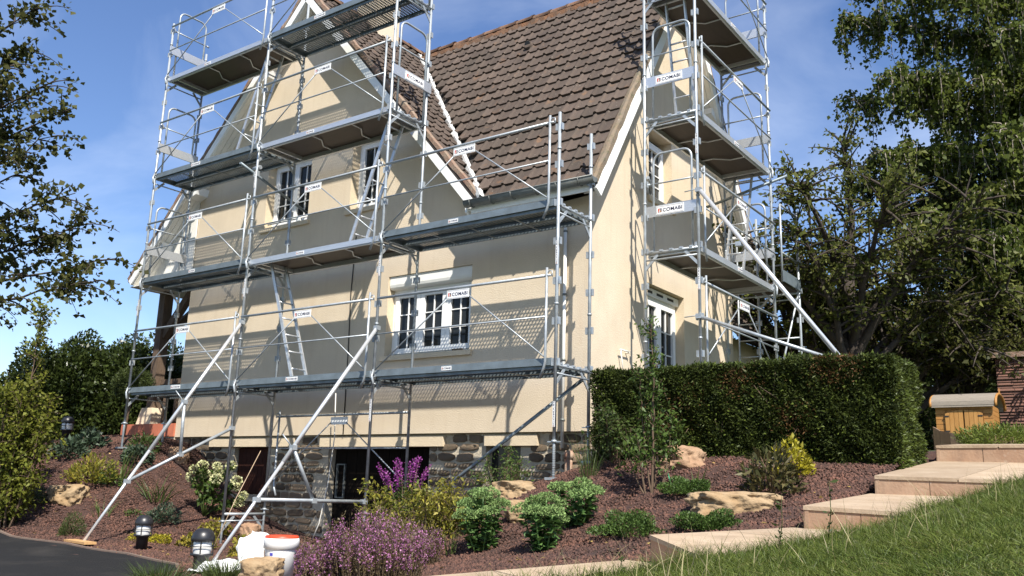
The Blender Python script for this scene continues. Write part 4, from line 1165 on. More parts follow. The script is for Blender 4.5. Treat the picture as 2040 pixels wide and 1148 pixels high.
class Cloud:
    def __init__(s): s.V = []; s.F = []; s.n = 0
    def add(s, V, F): s.V.append(V); s.F.append(F+s.n); s.n += len(V)
    def leaves(s, P, D, S, W=.5, fold=.18, flat=None):
        if len(P): s.add(*leaf_arrays(np.asarray(P,float), np.asarray(D,float), S, W, fold, flat))
    def build(s, name, m, parent, kind=None):
        org = ORG.get(parent.name, Vector((0,0,0))) if parent is not None else Vector((0,0,0))
        o = part(name, np_mesh(name, np.concatenate(s.V), np.concatenate(s.F), m, org), parent)
        if kind: o['kind'] = kind
        return o
def blade_arrays(P, D, L, w, bend, nseg=3):
    """grass-like blades: quads narrowing to a tip, bending over"""
    n = len(P); D = unit(D); L = np.broadcast_to(np.asarray(L,float),(n,)); w = np.broadcast_to(np.asarray(w,float),(n,)); bend = np.broadcast_to(np.asarray(bend,float),(n,))
    hz = rng.normal(size=(n,3)); hz[:,2] = 0; hz = unit(hz+ D*np.array([1.5,1.5,0]))
    side = unit(np.cross(D, hz)+1e-6); rows = []
    for k in range(nseg+1):
        t = k/nseg
        c = P + D*(L*t)[:,None] + (hz*np.array([1,1,0])-np.array([0,0,.45]))*(L*bend*t*t)[:,None]
        ww = (w*(1-.92*t**1.5))[:,None]*.5
        rows.append(np.stack([c-side*ww, c+side*ww], 1))
    V = np.stack(rows, 1).reshape(n, (nseg+1)*2, 3)
    base = (np.arange(n)*(nseg+1)*2)[:,None]
    F = np.concatenate([base+np.array([[2*k,2*k+1,2*k+3,2*k+2]]) for k in range(nseg)], 0)
    return V.reshape(-1,3), F
def bez(a, b, c, n):
    t = np.linspace(0,1,n)[:,None]; return (1-t)**2*np.asarray(a)+2*t*(1-t)*np.asarray(b)+t*t*np.asarray(c)

def limb_tree(name, label, cat, base, limbs, m_bark, m_leaf, trunk=None, twig_len=(.35,.9), twig_n=26, leaf_n=22, leaf_s=.07, leaf_w=.75, droop=.35, hang=0.0, start=.3, spread=.9, group=None, r0=.05, sub=0):
    """limbs: list of (start, control, end); twigs leave the limbs, leaves sit on the twigs"""
    t = thing(name, tuple(base), label, cat, group)
    wood = MB(); cl = Cloud()
    if trunk is not None: wood.tube([tuple(p[:3]) for p in trunk], [p[3] for p in trunk], 9)
    def twigs(pts, n, tl, rr, depth):
        m_ = len(pts)
        for _ in range(n):
            u = start+(1-start)*rng.random()**.8; i = min(m_-2, int(u*(m_-1)))
            p = pts[i]+(pts[i+1]-pts[i])*rng.random(); ax = unit(pts[i+1]-pts[i])
            d = unit(ax*.7+rng.normal(size=3)*spread*np.array([1,1,.6])+np.array([0,0,.15]))
            L = rng.uniform(*tl)*(1.1-.35*u)
            e = p+d*L+np.array([0,0,-droop*L]) 
            if hang > 0: e = p+d*L*.35*(1-hang*.5)+np.array([0,0,-hang*L])
            c = p+d*L*.5+np.array([0,0,.06*L])
            tp = bez(p, c, e, 6)
            wood.tube([tuple(q) for q in tp[::(1 if depth == 0 else 2)]], [rr*.35*(1-.8*k/5) for k in range(0,6,(1 if depth == 0 else 2))], 4, cap=False)
            k = max(4, int(leaf_n*(.6+.8*rng.random())))
            tt = rng.random(k)*.95+.05; ii = np.minimum(4, (tt*5).astype(int)); fr = (tt*5-ii)[:,None]
            q = tp[ii]*(1-fr)+tp[ii+1]*fr + rng.normal(size=(k,3))*leaf_s*.55
            dd = unit(rng.normal(size=(k,3))+unit(e-p)*.6+np.array([0,0,-.5]))
            cl.leaves(q, dd, leaf_s*rng.uniform(.6,1.25,k), leaf_w)
            if depth < sub: twigs(tp, 3, (tl[0]*.5,tl[1]*.6), rr*.5, depth+1)
    for L_ in limbs:
        a, c, e = [np.asarray(q, float) for q in L_[:3]]; rr = L_[3] if len(L_) > 3 else r0
        dens = L_[4] if len(L_) > 4 else 1.0
        pts = bez(a, c, e, 14); pts[1:-1] += rng.normal(size=(12,3))*.04*np.linalg.norm(e-a)*.12
        wood.tube([tuple(q) for q in pts], [rr*(1-.85*k/13) for k in range(14)], 6, cap=False)
        twigs(pts, int(twig_n*dens*np.linalg.norm(e-a)/2.2), twig_len, rr, 0)
    wood.build('trunk', m_bark, t); cl.build('crown', m_leaf, t)
    return t
def leafy_bush(name, label, cat, base, rx, ry, h, n, leaf_s, m_leaf, m_stem=None, nstem=7, leaf_w=.5, up=.5, shell=.55, lump=.25, group=None, lift=.0, open_=0.0, stem_r=.008):
    """a rounded bush: stems, and leaves filling an uneven dome"""
    t = thing(name, tuple(base), label, cat, group); b0 = np.array(base, float)
    if m_stem:
        w = MB()
        for k in range(nstem):
            a = rng.random()*6.28; e = b0+np.array([rx*.75*math.cos(a)*rng.random()**.5, ry*.75*math.sin(a)*rng.random()**.5, h*rng.uniform(.6,.95)])
            w.tube([tuple(b0+np.array([.03*math.cos(a),.03*math.sin(a),-.03])), tuple(b0*.45+e*.55+np.array([0,0,.1*h])), tuple(e)], [stem_r,stem_r*.7,stem_r*.35], 5)
        w.build('stem', m_stem, t)
    d = rand_dirs(n); d[:,2] = np.abs(d[:,2])
    nl = 9; ld = rand_dirs(nl); ld[:,2] = np.abs(ld[:,2])
    bump = 1+lump*(np.max(np.clip(d@ld.T, 0, 1)**6, axis=1)-.5)*2
    r = (shell+(1-shell)*rng.random(n)**.5)*bump
    if open_ > 0:
        cen = rand_dirs(30); cen[:,2] = np.abs(cen[:,2]); keep = (np.max(d@cen.T, axis=1) > .94) | (rng.random(n) > open_)
        d, r = d[keep], r[keep]
    P = b0+d*r[:,None]*np.array([rx,ry,h*(1-lift)])+np.array([0,0,h*lift])
    dd = unit(d*np.array([1,1,.6])+rng.normal(size=d.shape)*.55+np.array([0,0,up-.3]))
    cl = Cloud(); cl.leaves(P, dd, leaf_s*rng.uniform(.6,1.2,len(P)), leaf_w)
    cl.build('foliage', m_leaf, t)
    return t
def blade_tuft(name, label, cat, base, n, L, w, spread, bend, m, group=None):
    t = thing(name, tuple(base), label, cat, group); b0 = np.array(base, float)
    a = rng.random(n)*6.283; rr = rng.random(n)**.5
    P = b0+np.stack([np.cos(a)*rr*spread*.25, np.sin(a)*rr*spread*.25, np.full(n,-.02)],1)
    D = np.stack([np.cos(a)*rr*spread, np.sin(a)*rr*spread, np.ones(n)],1)
    V, F = blade_arrays(P, D, L*rng.uniform(.55,1.05,n), w*rng.uniform(.7,1.2,n), bend*rng.uniform(.3,1.2,n), 5)
    part('blades', np_mesh('blades', V, F, m, b0), t)
    return t

# ---------------------------------------------------------------- leaf and bark materials
L_maple = leafmat('maple_leaf', (.036,.046,.012), (.095,.092,.024), .4, spec=.2)
L_birch = leafmat('birch_leaf', (.046,.070,.013), (.13,.155,.03), .45, rough=.55, spec=.2)
L_cherry = leafmat('cherry_leaf', (.06,.08,.018), (.16,.165,.04), .45, spec=.2)
L_dark = leafmat('dark_evergreen_leaf', (.032,.046,.014), (.07,.09,.024), .3, spec=.2)
L_laurel = leafmat('laurel_leaf', (.022,.036,.010), (.060,.080,.018), .25, rough=.35)
L_yew = leafmat('yew_needle', (.014,.024,.006), (.056,.072,.013), .2, clump=3.2, isl=.45, rough=.65, spec=.2)
L_yewlit = leafmat('sunlit_yew_needle', (.05,.075,.012), (.10,.13,.02), .25)  # paler copy of the yew, sunlight put into the needle colour
L_horn = leafmat('yellow_green_leaf', (.09,.12,.02), (.22,.22,.035), .45, spec=.2)
L_fresh = leafmat('fresh_green_leaf', (.045,.085,.015), (.10,.15,.03), .35)
L_green = leafmat('mid_green_leaf', (.030,.055,.012), (.075,.105,.022), .3)
L_blue = leafmat('blue_green_leaf', (.035,.060,.035), (.075,.105,.060), .2)
L_gold = leafmat('golden_leaf', (.26,.24,.015), (.42,.36,.03), .3)
L_yell = leafmat('yellowing_leaf', (.075,.12,.02), (.40,.33,.05), .45, isl=.4)
L_sedum = leafmat('sedum_leaf', (.06,.13,.035), (.11,.19,.055), .2, rough=.45)
L_sedumf = leafmat('sedum_flower_head', (.145,.235,.07), (.24,.335,.12), .2, rough=.8)
L_heath = leafmat('heather_leaf', (.075,.060,.028), (.13,.095,.04), .2)
L_heathf = leafmat('heather_flower', (.36,.12,.27), (.52,.25,.44), .4)
L_loose = leafmat('loosestrife_flower', (.20,.03,.19), (.34,.08,.31), .3)
L_cream = leafmat('hydrangea_petal', (.52,.52,.24), (.66,.66,.42), .3, isl=.15)
L_grass = leafmat('grass_blade', (.050,.090,.013), (.155,.18,.035), .4, isl=.5, clump=3.5)
L_iris = leafmat('iris_blade', (.045,.075,.02), (.11,.14,.035), .3)
L_juni = leafmat('juniper_spray', (.06,.095,.012), (.15,.19,.03), .25)
B_bark = mat('dark_bark', (.045,.034,.026), .95, var=.35, vscale=8, bump=.6, bscale=30)
B_birch = mat('birch_bark', (.32,.28,.23), .85, col2=(.10,.08,.06), vscale=10, stretch=(1,1,3))
B_twig = mat('brown_twig', (.10,.065,.04), .9, var=.25, vscale=10)

# ---------------------------------------------------------------- clipped yew hedge
hx0, hx1, hy0, hy1, hz1 = .32, 3.72, .32, 1.42, -.10
hedge = thing('yew_hedge', ((hx0+hx1)/2, (hy0+hy1)/2, -1.15), 'tall clipped dark yew hedge between the mulch bed and the gable scaffold', 'hedge')
core = MB(); core.box(hx0+.13,hx1-.13,hy0+.13,hy1-.13,-1.5,hz1-.12); core.build('dark_filler_core', mat('hedge_heart', (.020,.016,.010), 1.0, var=.4, vscale=25, bump=1, bscale=30), hedge)  # solid dark filler box, added so the hedge looks opaque
def hedge_face(n, o, u, v, nrm, s=(.022,.055)):
    a, b_ = rng.random(n), rng.random(n); o, u, v, nrm = map(np.array, (o,u,v,nrm))
    P = o+u*a[:,None]+v*b_[:,None]
    wob = .020*np.sin(P[:,0]*5.1+P[:,2]*3)+.016*np.sin(P[:,2]*9+P[:,1]*7+P[:,0]*2)+.016*np.sin(P[:,0]*17+P[:,2]*13)
    dep = rng.random(n)**1.6*.13
    P = P+nrm*(wob-dep)[:,None]
    D = unit(nrm*.8+rng.normal(size=(n,3))*.6+np.array([0,0,.25]))
    return P, D, rng.uniform(s[0], s[1], n)
cl = Cloud()
zl = -1.22
for (n, o, u, v, nr_) in [(80000,(hx0,hy0,zl),(hx1-hx0,0,0),(0,0,hz1-zl),(0,-1,0)), (24000,(hx1,hy0,zl),(0,hy1-hy0,0),(0,0,hz1-zl),(1,0,0)),
                        (40000,(hx0,hy0,hz1),(hx1-hx0,0,0),(0,hy1-hy0,0),(0,0,1)), (9000,(hx0,hy0,zl),(0,hy1-hy0,0),(0,0,hz1-zl),(-1,0,0))]:
    P, D, S = hedge_face(n, o, u, v, nr_); cl.leaves(P, D, S, .34)
cl.build('foliage', L_yew, hedge)
cl = Cloud()
for (n, o, u, v, nr_) in [(5200,(hx0,hy0-.015,zl),(hx1-hx0,0,0),(0,0,hz1-zl),(0,-1,0)), (6500,(hx0,hy0,hz1+.02),(hx1-hx0,0,0),(0,hy1-hy0,0),(0,0,1)), (5200,(hx1+.015,hy0,zl),(0,hy1-hy0,0),(0,0,hz1-zl),(1,0,0))]:
    P, D, S = hedge_face(n, o, u, v, nr_, (.03,.06)); cl.leaves(P, D, S, .34)
cl.build('sunlit_shoots', L_yewlit, hedge)  # lit-coloured sprays, thickest on the right end and top, paint the sun there
n = 2600; cc = np.array([(3.05,-.22),(3.2,-.18),(1.55,-.45),(2.1,-.3),(1.2,-.75),(2.75,-.7)]); kk = rng.integers(0,6,n)
P = np.stack([cc[kk,0]+rng.normal(size=n)*.12, np.full(n,hy0)+rng.uniform(-.03,.03,n), np.minimum(cc[kk,1]+rng.normal(size=n)*.09, hz1+.02)],1); D = rng.normal(size=(n,3)); D[:,1] -= .8
c = Cloud(); c.leaves(P, D, rng.uniform(.02,.045,n), .34); c.build('dead_sprays', leafmat('dead_yew_needle', (.06,.035,.015), (.13,.07,.03), .2, spec=.1), hedge)
for k in range(14):
    w = MB(); x = rng.uniform(hx0+.2,hx1-.2); z = rng.uniform(-1.1,-.5); w.tube([(x,hy0+.16,z),(x+rng.uniform(-.1,.1),hy0+.03,z+.12),(x+rng.uniform(-.2,.2),hy0-.01,z+.3)], [.009,.006,.003], 5); w.build('bare_twig', B_twig, hedge)

# ---------------------------------------------------------------- trees on the right
ad = at_depth
bx = ad(2330, 1000, 19.0)
def bl(px0, py0, d0, px1, py1, d1, lift=.35, r=.05, dens=1.0):
    a, e = ad(px0,py0,19.0), ad(px1,py1,d1*1.9); c = (a+e)/2+np.array([0,0,lift*1.7]); return (a, c, e, r, dens)
limbs = [bl(2330,160,10,1700,-60,9.2,.8), bl(2330,300,10,1690,40,9.8,.9), bl(2330,350,10,1760,150,8.8,.7), bl(2330,420,10,1700,200,9.6,.9), bl(2330,480,10,1740,300,9.0,.8),
         bl(2330,560,10,1720,370,9.9,.9), bl(2330,620,10,1860,430,8.6,.6), bl(2330,200,10,1900,-40,10.5,.8), bl(2330,250,10,1850,90,11,.9), bl(2330,400,10,1890,250,10.8,.8),
         bl(2330,520,10,1850,400,10.9,.8), bl(2330,320,10,2000,60,8.4,.7), bl(2330,450,10,2010,260,8.2,.6), bl(2330,600,10,1980,470,8.3,.5), bl(2330,120,10,1800,-120,9.6,.9),
         bl(2330,100,10,1960,-150,10,.9), bl(2330,640,10,2040,560,9.0,.3,dens=.8), bl(2330,90,10,1780,-30,8.6,.6), bl(2330,380,10,1950,140,9.4,.7), bl(2330,500,10,1930,330,9.7,.7), bl(2330,560,10,1880,470,9.4,.6), bl(2330,600,10,1930,520,9.0,.5), bl(2330,640,10,1990,540,9.6,.5), bl(2330,540,10,1790,420,10,.7), bl(2330,440,10,1960,380,9.0,.6), bl(2330,360,10,1830,320,10.2,.7), bl(2330,280,10,2040,180,9.2,.6)]
g0 = gz(bx[0], bx[1])
limb_tree('birch_tree', 'weeping birch with small leaves hanging into the top right', 'tree', (bx[0],bx[1],g0), limbs, B_birch, L_birch,
          trunk=[(bx[0],bx[1],g0-.1,.24),(bx[0]-.05,bx[1],g0+3,.2),(bx[0]+.05,bx[1],g0+8,.15),(bx[0],bx[1]+.1,g0+14,.06)],
          twig_len=(.8,2.0), twig_n=42, leaf_n=46, leaf_s=.095, leaf_w=.8, hang=.55, start=.12, spread=1.2, r0=.035)
def round_tree(name, label, px, pyb, D, H, Wd, m_leaf, nl=9, twn=22, leaf_s=.09, leaf_n=20, trunk_r=.12, lean=0, low=.3, fork=True, grp=None, sub=0, tl=(.5,1.2)):
    b0 = ad(px, pyb, D); z0 = gz(b0[0], b0[1]); b0 = np.array([b0[0], b0[1], z0])
    top = b0+np.array([lean*H*.3,0,H*.55]); limbs = []
    for k in range(nl):
        a = 6.283*k/nl+rng.uniform(-.3,.3); s_ = rng.uniform(low,.75); st = b0*(1-s_)+top*s_
        e = st+np.array([math.cos(a)*Wd*.5*rng.uniform(.7,1.1), math.sin(a)*Wd*.5*rng.uniform(.7,1.1), H*rng.uniform(.12,.46)])
        limbs.append((st, (st+e)/2+np.array([0,0,.12*H]), e, trunk_r*.5))
    limbs.append((top, top+np.array([.2,0,H*.2]), b0+np.array([lean*H*.3,0,H]), trunk_r*.5))
    return limb_tree(name, label, 'tree', tuple(b0), limbs, B_bark, m_leaf, trunk=[(*b0,trunk_r),(*(b0*.6+top*.4+np.array([.08,0,0])),trunk_r*.85),(*top,trunk_r*.55)],
                     twig_len=tl, twig_n=twn, leaf_n=leaf_n, leaf_s=leaf_s, leaf_w=.55, droop=.15, start=.25, spread=.9, group=grp, sub=sub)
G_bt = 'trees behind the hedge'
round_tree('cherry_tree', 'cherry tree behind the rear scaffold end, thin yellowing leaves against the sky', 1590, 800, 17, 5.8, 3.8, L_cherry, 11, 22, .11, 20, .13, low=.35, grp=G_bt)
round_tree('cherry_tree', 'dark-trunked cherry tree with spreading limbs right of the scaffold', 1705, 800, 15.6, 5.9, 4.6, L_cherry, 13, 28, .10, 22, .16, low=.28, grp=G_bt)
round_tree('fruit_tree', 'bushy tree behind the middle of the clipped hedge', 1800, 800, 17, 5.9, 4.6, L_maple, 12, 26, .11, 22, .15, low=.2, grp=G_bt)
round_tree('fruit_tree', 'leafy tree right behind the wooden playhouse', 1925, 840, 17, 5.6, 4.4, L_cherry, 12, 26, .11, 22, .14, low=.22, grp=G_bt)
round_tree('fruit_tree', 'bushy tree behind the tile-clad wall at the right edge', 2050, 840, 18, 6.0, 4.6, L_maple, 13, 30, .13, 26, .16, low=.12, grp=G_bt)
for k, (px, D, w_, h_) in enumerate([(1560,27,4.2,3.0),(1660,26,4.2,3.6),(1770,27,4.4,4.0),(1860,25,4.0,3.8),(1950,26,4.6,4.4),(2050,25,4.4,4.0)]):
    b0 = ad(px, 860, D); z0 = gz(b0[0], b0[1])
    leafy_bush('evergreen_bush', ['evergreen bush at the far left of the dark row behind the gable scaffold','evergreen bush second from the left in the row behind the hedge','evergreen bush third from the left in the row behind the hedge','evergreen bush behind the left half of the wooden playhouse','evergreen bush behind the gap between playhouse and tile wall','evergreen bush at the far right, behind the tile wall'][k],
        'bush', (b0[0],b0[1],z0), w_/2, w_/2, h_, 9000, .16, L_dark, B_bark, 6, .55, lump=.35, shell=.45, group='dark evergreen row at the back', stem_r=.03)

# ---------------------------------------------------------------- trees and shrubs on the left
mb = ad(-330, 950, 15.5); z0 = gz(mb[0], mb[1])
def ml(py0, px1, py1, d1, lift=.2, r=.045, dens=1.0, px0=-330):
    a, e = ad(px0,py0,15.5), ad(px1,py1,d1+3.0); return (a, (a+e)/2+np.array([0,0,lift]), e, r, dens)
limbs = [ml(360,70,20,12,.4), ml(420,60,95,12.6,.4), ml(430,110,160,11.6,.4), ml(470,150,215,12,.3), ml(520,115,270,12.8,.3), ml(560,90,325,12,.2), ml(600,150,385,11.8,.3), ml(640,165,445,12.4,.2),
         ml(660,230,515,12,.25), ml(690,200,560,11.5,.15), ml(700,110,480,12.6,.2), ml(330,20,-30,12.4,.4), ml(450,40,200,13,.3), ml(540,30,300,11.5,.3), ml(620,70,440,13,.2), ml(500,20,130,11.2,.3)]
limb_tree('maple_tree', 'field maple reaching its branches into the upper left', 'tree', (mb[0],mb[1],z0), limbs, B_bark, L_maple,
          trunk=[(mb[0],mb[1],z0-.1,.17),(mb[0],mb[1]+.1,z0+3,.14),(mb[0]+.1,mb[1],z0+6,.09),(mb[0],mb[1],z0+8.5,.04)],
          twig_len=(.4,1.0), twig_n=9, leaf_n=19, leaf_s=.10, leaf_w=.95, droop=.35, start=.40, spread=.75, r0=.04)
G_l = 'laurel bushes behind the left bed'
for k, (px, py, D, rx, h_, n) in enumerate([(110,850,19,1.15,2.0,15000),(190,850,20,1.5,2.25,18000),(270,850,19.5,1.25,2.15,16000),(330,850,21,1.2,2.1,9000),(40,860,20,1.1,1.7,9000)]):
    b0 = ad(px, py, D); z0 = gz(b0[0], b0[1]); hh = h_
    leafy_bush('laurel_bush', ['dark bushy laurel left of centre behind the mulch bed','tallest dark laurel bush behind the left bollard lamp','dark laurel bush just left of the scaffold corner','dark laurel bush seen behind the porch post','low dark laurel bush behind the yellow-green hornbeam'][k], 'bush', (b0[0],b0[1],z0), rx, 1.0, hh, n, .105, L_laurel, B_bark, 8, .5, up=.5, shell=.5, lump=.3, group=G_l, stem_r=.02)
    P = np.array([b0[0],b0[1],z0+hh*.9]); 
hb = ad(28, 925, 13.0); z0 = gz(hb[0], hb[1])
def up_limbs(b0, n, H, rx, r=.014):
    out = []
    for k in range(n):
        a = rng.random()*6.28; q = rng.random()**.6; st = b0+np.array([math.cos(a)*.08,math.sin(a)*.08,.0])
        e = b0+np.array([math.cos(a)*rx*q, math.sin(a)*rx*q, H*rng.uniform(.45,1.0)*(1-.35*q)]); out.append((st, (st+e)/2+np.array([math.cos(a)*rx*q*.35,math.sin(a)*rx*q*.35,0]), e, r))
    return out
b0 = np.array([hb[0],hb[1],z0])
limb_tree('hornbeam', 'young yellow-green hornbeam at the left edge of the mulch bed', 'tree', tuple(b0), up_limbs(b0, 18, 2.9, .44)+[(b0, b0+np.array([.1,0,1.2]), b0+np.array([.22,0,3.25]), .02)], B_twig, L_horn, twig_len=(.16,.4), twig_n=44, leaf_n=15, leaf_s=.062, leaf_w=.65, droop=.1, start=.06, spread=.95, r0=.012)
b0 = np.array(on_ground(262, 905)); 
# ================================================================== the lawn bank at the lower right
edge = [(860,1185,5.0),(1010,1170,5.0),(1180,1154,5.0),(1320,1134,5.1),(1420,1114,5.3),(1640,1076,5.7),(1760,1050,5.9),(1850,1016,6.15),(1985,976,6.8),(2060,954,7.1),(2200,905,7.8),(2400,880,8.5)]
nearp = [(700,1420,3.2),(900,1420,3.0),(1100,1420,2.7),(1300,1420,2.5),(1480,1420,2.3),(1640,1400,2.2),(1780,1380,2.1),(1950,1350,2.0),(2150,1320,2.0),(2400,1290,2.1),(2700,1250,2.4),(3000,1200,3.0)]
E3 = np.array([ad(*e) for e in edge]); N3 = np.array([ad(*e) for e in nearp])
def resample(A, n):
    t = np.linspace(0, len(A)-1, n); i = np.minimum(t.astype(int), len(A)-2); f = (t-i)[:,None]; return A[i]*(1-f)+A[i+1]*f
NU, NV = 90, 40
E3, N3 = resample(E3, NU), resample(N3, NU)
vv = np.linspace(0,1,NV)
LW = E3[:,None]*(1-vv)[None,:,None]+N3[:,None]*vv[None,:,None]
LW[...,2] += .05*np.sin(vv*math.pi)[None,:]+rng.normal(0,.006,(NU,NV))
LW[:,0,2] -= .10; LW[:,1,2] -= .02
idx = np.arange(NU*NV).reshape(NU,NV)
F = np.stack([idx[:-1,:-1], idx[:-1,1:], idx[1:,1:], idx[1:,:-1]], -1).reshape(-1,4)
lw = part('lawn', np_mesh('lawn', LW.reshape(-1,3), F, M_lawn, smooth=True), None); lw['kind'] = 'structure'
def lawn_points(n, u=(0,1), v=(0,1)):
    a = rng.uniform(*u, n)*(NU-1); b = rng.uniform(*v, n)*(NV-1); i = np.minimum(a.astype(int), NU-2); j = np.minimum(b.astype(int), NV-2)
    fa, fb = (a-i)[:,None], (b-j)[:,None]
    return LW[i,j]*(1-fa)*(1-fb)+LW[i+1,j]*fa*(1-fb)+LW[i,j+1]*(1-fa)*fb+LW[i+1,j+1]*fa*fb
def grass(n, L, w, u, v, bend, lean=.45):
    P = lawn_points(n, u, v); D = rng.normal(size=(n,3))*lean; D[:,2] = 1
    k = .6+.5*np.sin(P[:,0]*3.1+P[:,1]*2.3)*np.sin(P[:,0]*1.3-P[:,1]*4.1)
    return blade_arrays(P, D, L*rng.uniform(.4,1.1,n)*(.75+.5*k), w*rng.uniform(.6,1.3,n), bend*rng.uniform(.2,1.2,n), 3)
gc = Cloud()
gc.add(*grass(110000, .062, .0040, (.05,.93), (0,.70), .7, .6)); gc.add(*grass(30000, .055, .0038, (.45,1), (.65,1), .7, .6)); gc.add(*grass(7000, .13, .0038, (.05,.9), (0,.07), .6, .5)); gc.add(*grass(2200, .12, .003, (.3,.9), (0,.5), .5, .35))
gro = gc.build('lawn_grass', L_grass, None); tag(gro, 'rough sunlit lawn grass covering the bank at the lower right', 'grass', kind='stuff')
gc = Cloud(); gc.add(*grass(15000, .05, .0036, (.05,1), (0,1), .9, .9)); gro2 = gc.build('dry_lawn_thatch', leafmat('dry_thatch', (.16,.14,.05), (.30,.25,.11), .3, isl=.3), None); tag(gro2, 'straw-coloured dry blades matted through the lawn', 'grass', kind='stuff')
L_straw = leafmat('dry_grass_stalk', (.30,.26,.12), (.42,.36,.20), .3)
P = lawn_points(260, (.1,.9), (0,.45)); D = rng.normal(size=(260,3))*.3; D[:,2] = 1
V, F = blade_arrays(P, D, rng.uniform(.15,.34,260), .0032, rng.uniform(.1,.7,260), 4)
o = part('dry_stalks', np_mesh('dry_stalks', V, F, L_straw), None); tag(o, 'thin dry grass stalks sticking up from the lawn', 'grass', kind='stuff')
# a few weeds with stem and leaves at the edge of the steps
def weed(label, px, py, h):
    a = np.array(at_depth(px, py, 5.3)); 
    k = np.argmin(((LW[:,:14]-a)**2).sum(-1).reshape(-1)); a = LW[:,:14].reshape(-1,3)[k]
    t = thing('weed', tuple(a), label, 'weed', 'weeds by the steps'); e = a+np.array([.03,0,h])
    MB().tube([tuple(a+[0,0,-.03]), tuple((a+e)/2+[.015,0,0]), tuple(e)], [.004,.003,.0015], 5).build('stem', L_green, t)
    n = 16; tt = rng.uniform(.15,1,n)[:,None]; P = a+(e-a)*tt; D = rng.normal(size=(n,3)); D[:,2] = .5
    c = Cloud(); c.leaves(P, D, rng.uniform(.03,.065,n), .35); c.build('leaves', L_green, t)
weed('slender weed in front of the middle garden step, left of its riser', 1540, 1085, .33)
weed('slender weed in front of the middle garden step, below its three slabs', 1632, 1070, .36)
weed('reddish-stalked weed in the grass before the lowest step', 1190, 1140, .22)

# ================================================================== mulch chips
def chips(n, region, keep, smin, smax, seed):
    r2 = np.random.default_rng(seed)
    x = r2.uniform(region[0],region[1],n); y = r2.uniform(region[2],region[3],n); k = keep(x,y); x, y = x[k], y[k]; n = len(x)
    z = ground_z(x,y); s = smin+(smax-smin)*r2.random(n)**1.5*1.25
    bare = np.sin(x*2.3+np.sin(y*3.1))*np.sin(y*2.9+np.sin(x*1.7)) > .55
    kk = ~bare | (r2.random(n) < .45); x, y, z, s = x[kk], y[kk], z[kk], s[kk]; n = len(x)
    base = np.array([(1,0,0),(-.6,.9,0),(-.6,-.8,.1),(.1,.1,.75),(.05,0,-.6)])
    T = np.array([(0,1,3),(1,2,3),(2,0,3),(1,0,4),(2,1,4),(0,2,4)])
    q = base[None]*(1+r2.normal(0,.22,(n,5,3)))
    a = r2.random(n)*6.283; ca, sa = np.cos(a)[:,None], np.sin(a)[:,None]
    tl = r2.normal(0,.5,(n,2))
    X = q[...,0]*ca-q[...,1]*sa; Y = q[...,0]*sa+q[...,1]*ca; Z = q[...,2]+X*tl[:,:1]*.6+Y*tl[:,1:]*.6
    V = np.stack([X,Y,Z],-1)*s[:,None,None]+np.stack([x,y,z+s*.25],-1)[:,None]
    F = (np.arange(n)*5)[:,None,None]+T[None]
    return V.reshape(-1,3), F.reshape(-1,3)
PATH = [S1, S2, S3, S4, S5]
def bed(x, y):
    k = ~in_poly(x, y, DRIVE)
    for S in PATH: k &= ~in_poly(x, y, [(c[0],c[1]) for c in S])
    k &= ~((x > XL) & (x < XR) & (y > YW)) & ~((x > hx0+.1) & (x < hx1-.1) & (y > hy0+.1))
    return k
M_chip = mat('lava_chip', (.122,.056,.037), .9, col2=(.058,.029,.021), vscale=2.2, island=.5, bump=.4, bscale=80)
V1, F1 = chips(52000, (-.6,3.8,-4.6,.5), bed, .008,.020, 3)
V2, F2 = chips(60000, (-12.5,-2.6,-2.7,1.2), bed, .012,.024, 4)
V3, F3 = chips(26000, (-3.2,1.0,-4.8,.6), bed, .010,.022, 5)
V4, F4 = chips(9000, (2.5,4.2,-3.5,.6), bed, .008,.018, 6)
Vc = np.concatenate([V1,V2,V3,V4]); Fc = np.concatenate([F1, F2+len(V1), F3+len(V1)+len(V2), F4+len(V1)+len(V2)+len(V3)])
o = part('mulch_chips', np_mesh('mulch_chips', Vc, Fc, M_chip), None); tag(o, 'purple-brown lava mulch spread over the garden beds', 'mulch', kind='stuff')

# fallen leaves on the beds
n = 420; x = rng.uniform(-9,3.6,n); y = rng.uniform(-4,.6,n); k = bed(x,y); x, y = x[k], y[k]; n = len(x)
P = np.stack([x,y,ground_z(x,y)+.022],1); D = rng.normal(size=(n,3)); D[:,2] *= .15; c = Cloud(); c.leaves(P, D, rng.uniform(.03,.06,n), .6, .1, flat=np.tile([0,0,1.0],(n,1)))
o = c.build('fallen_leaves', leafmat('fallen_leaf', (.20,.12,.04), (.42,.30,.10), .2, isl=.4), None); tag(o, 'dry fallen leaves scattered over the mulch', 'leaves', kind='stuff')
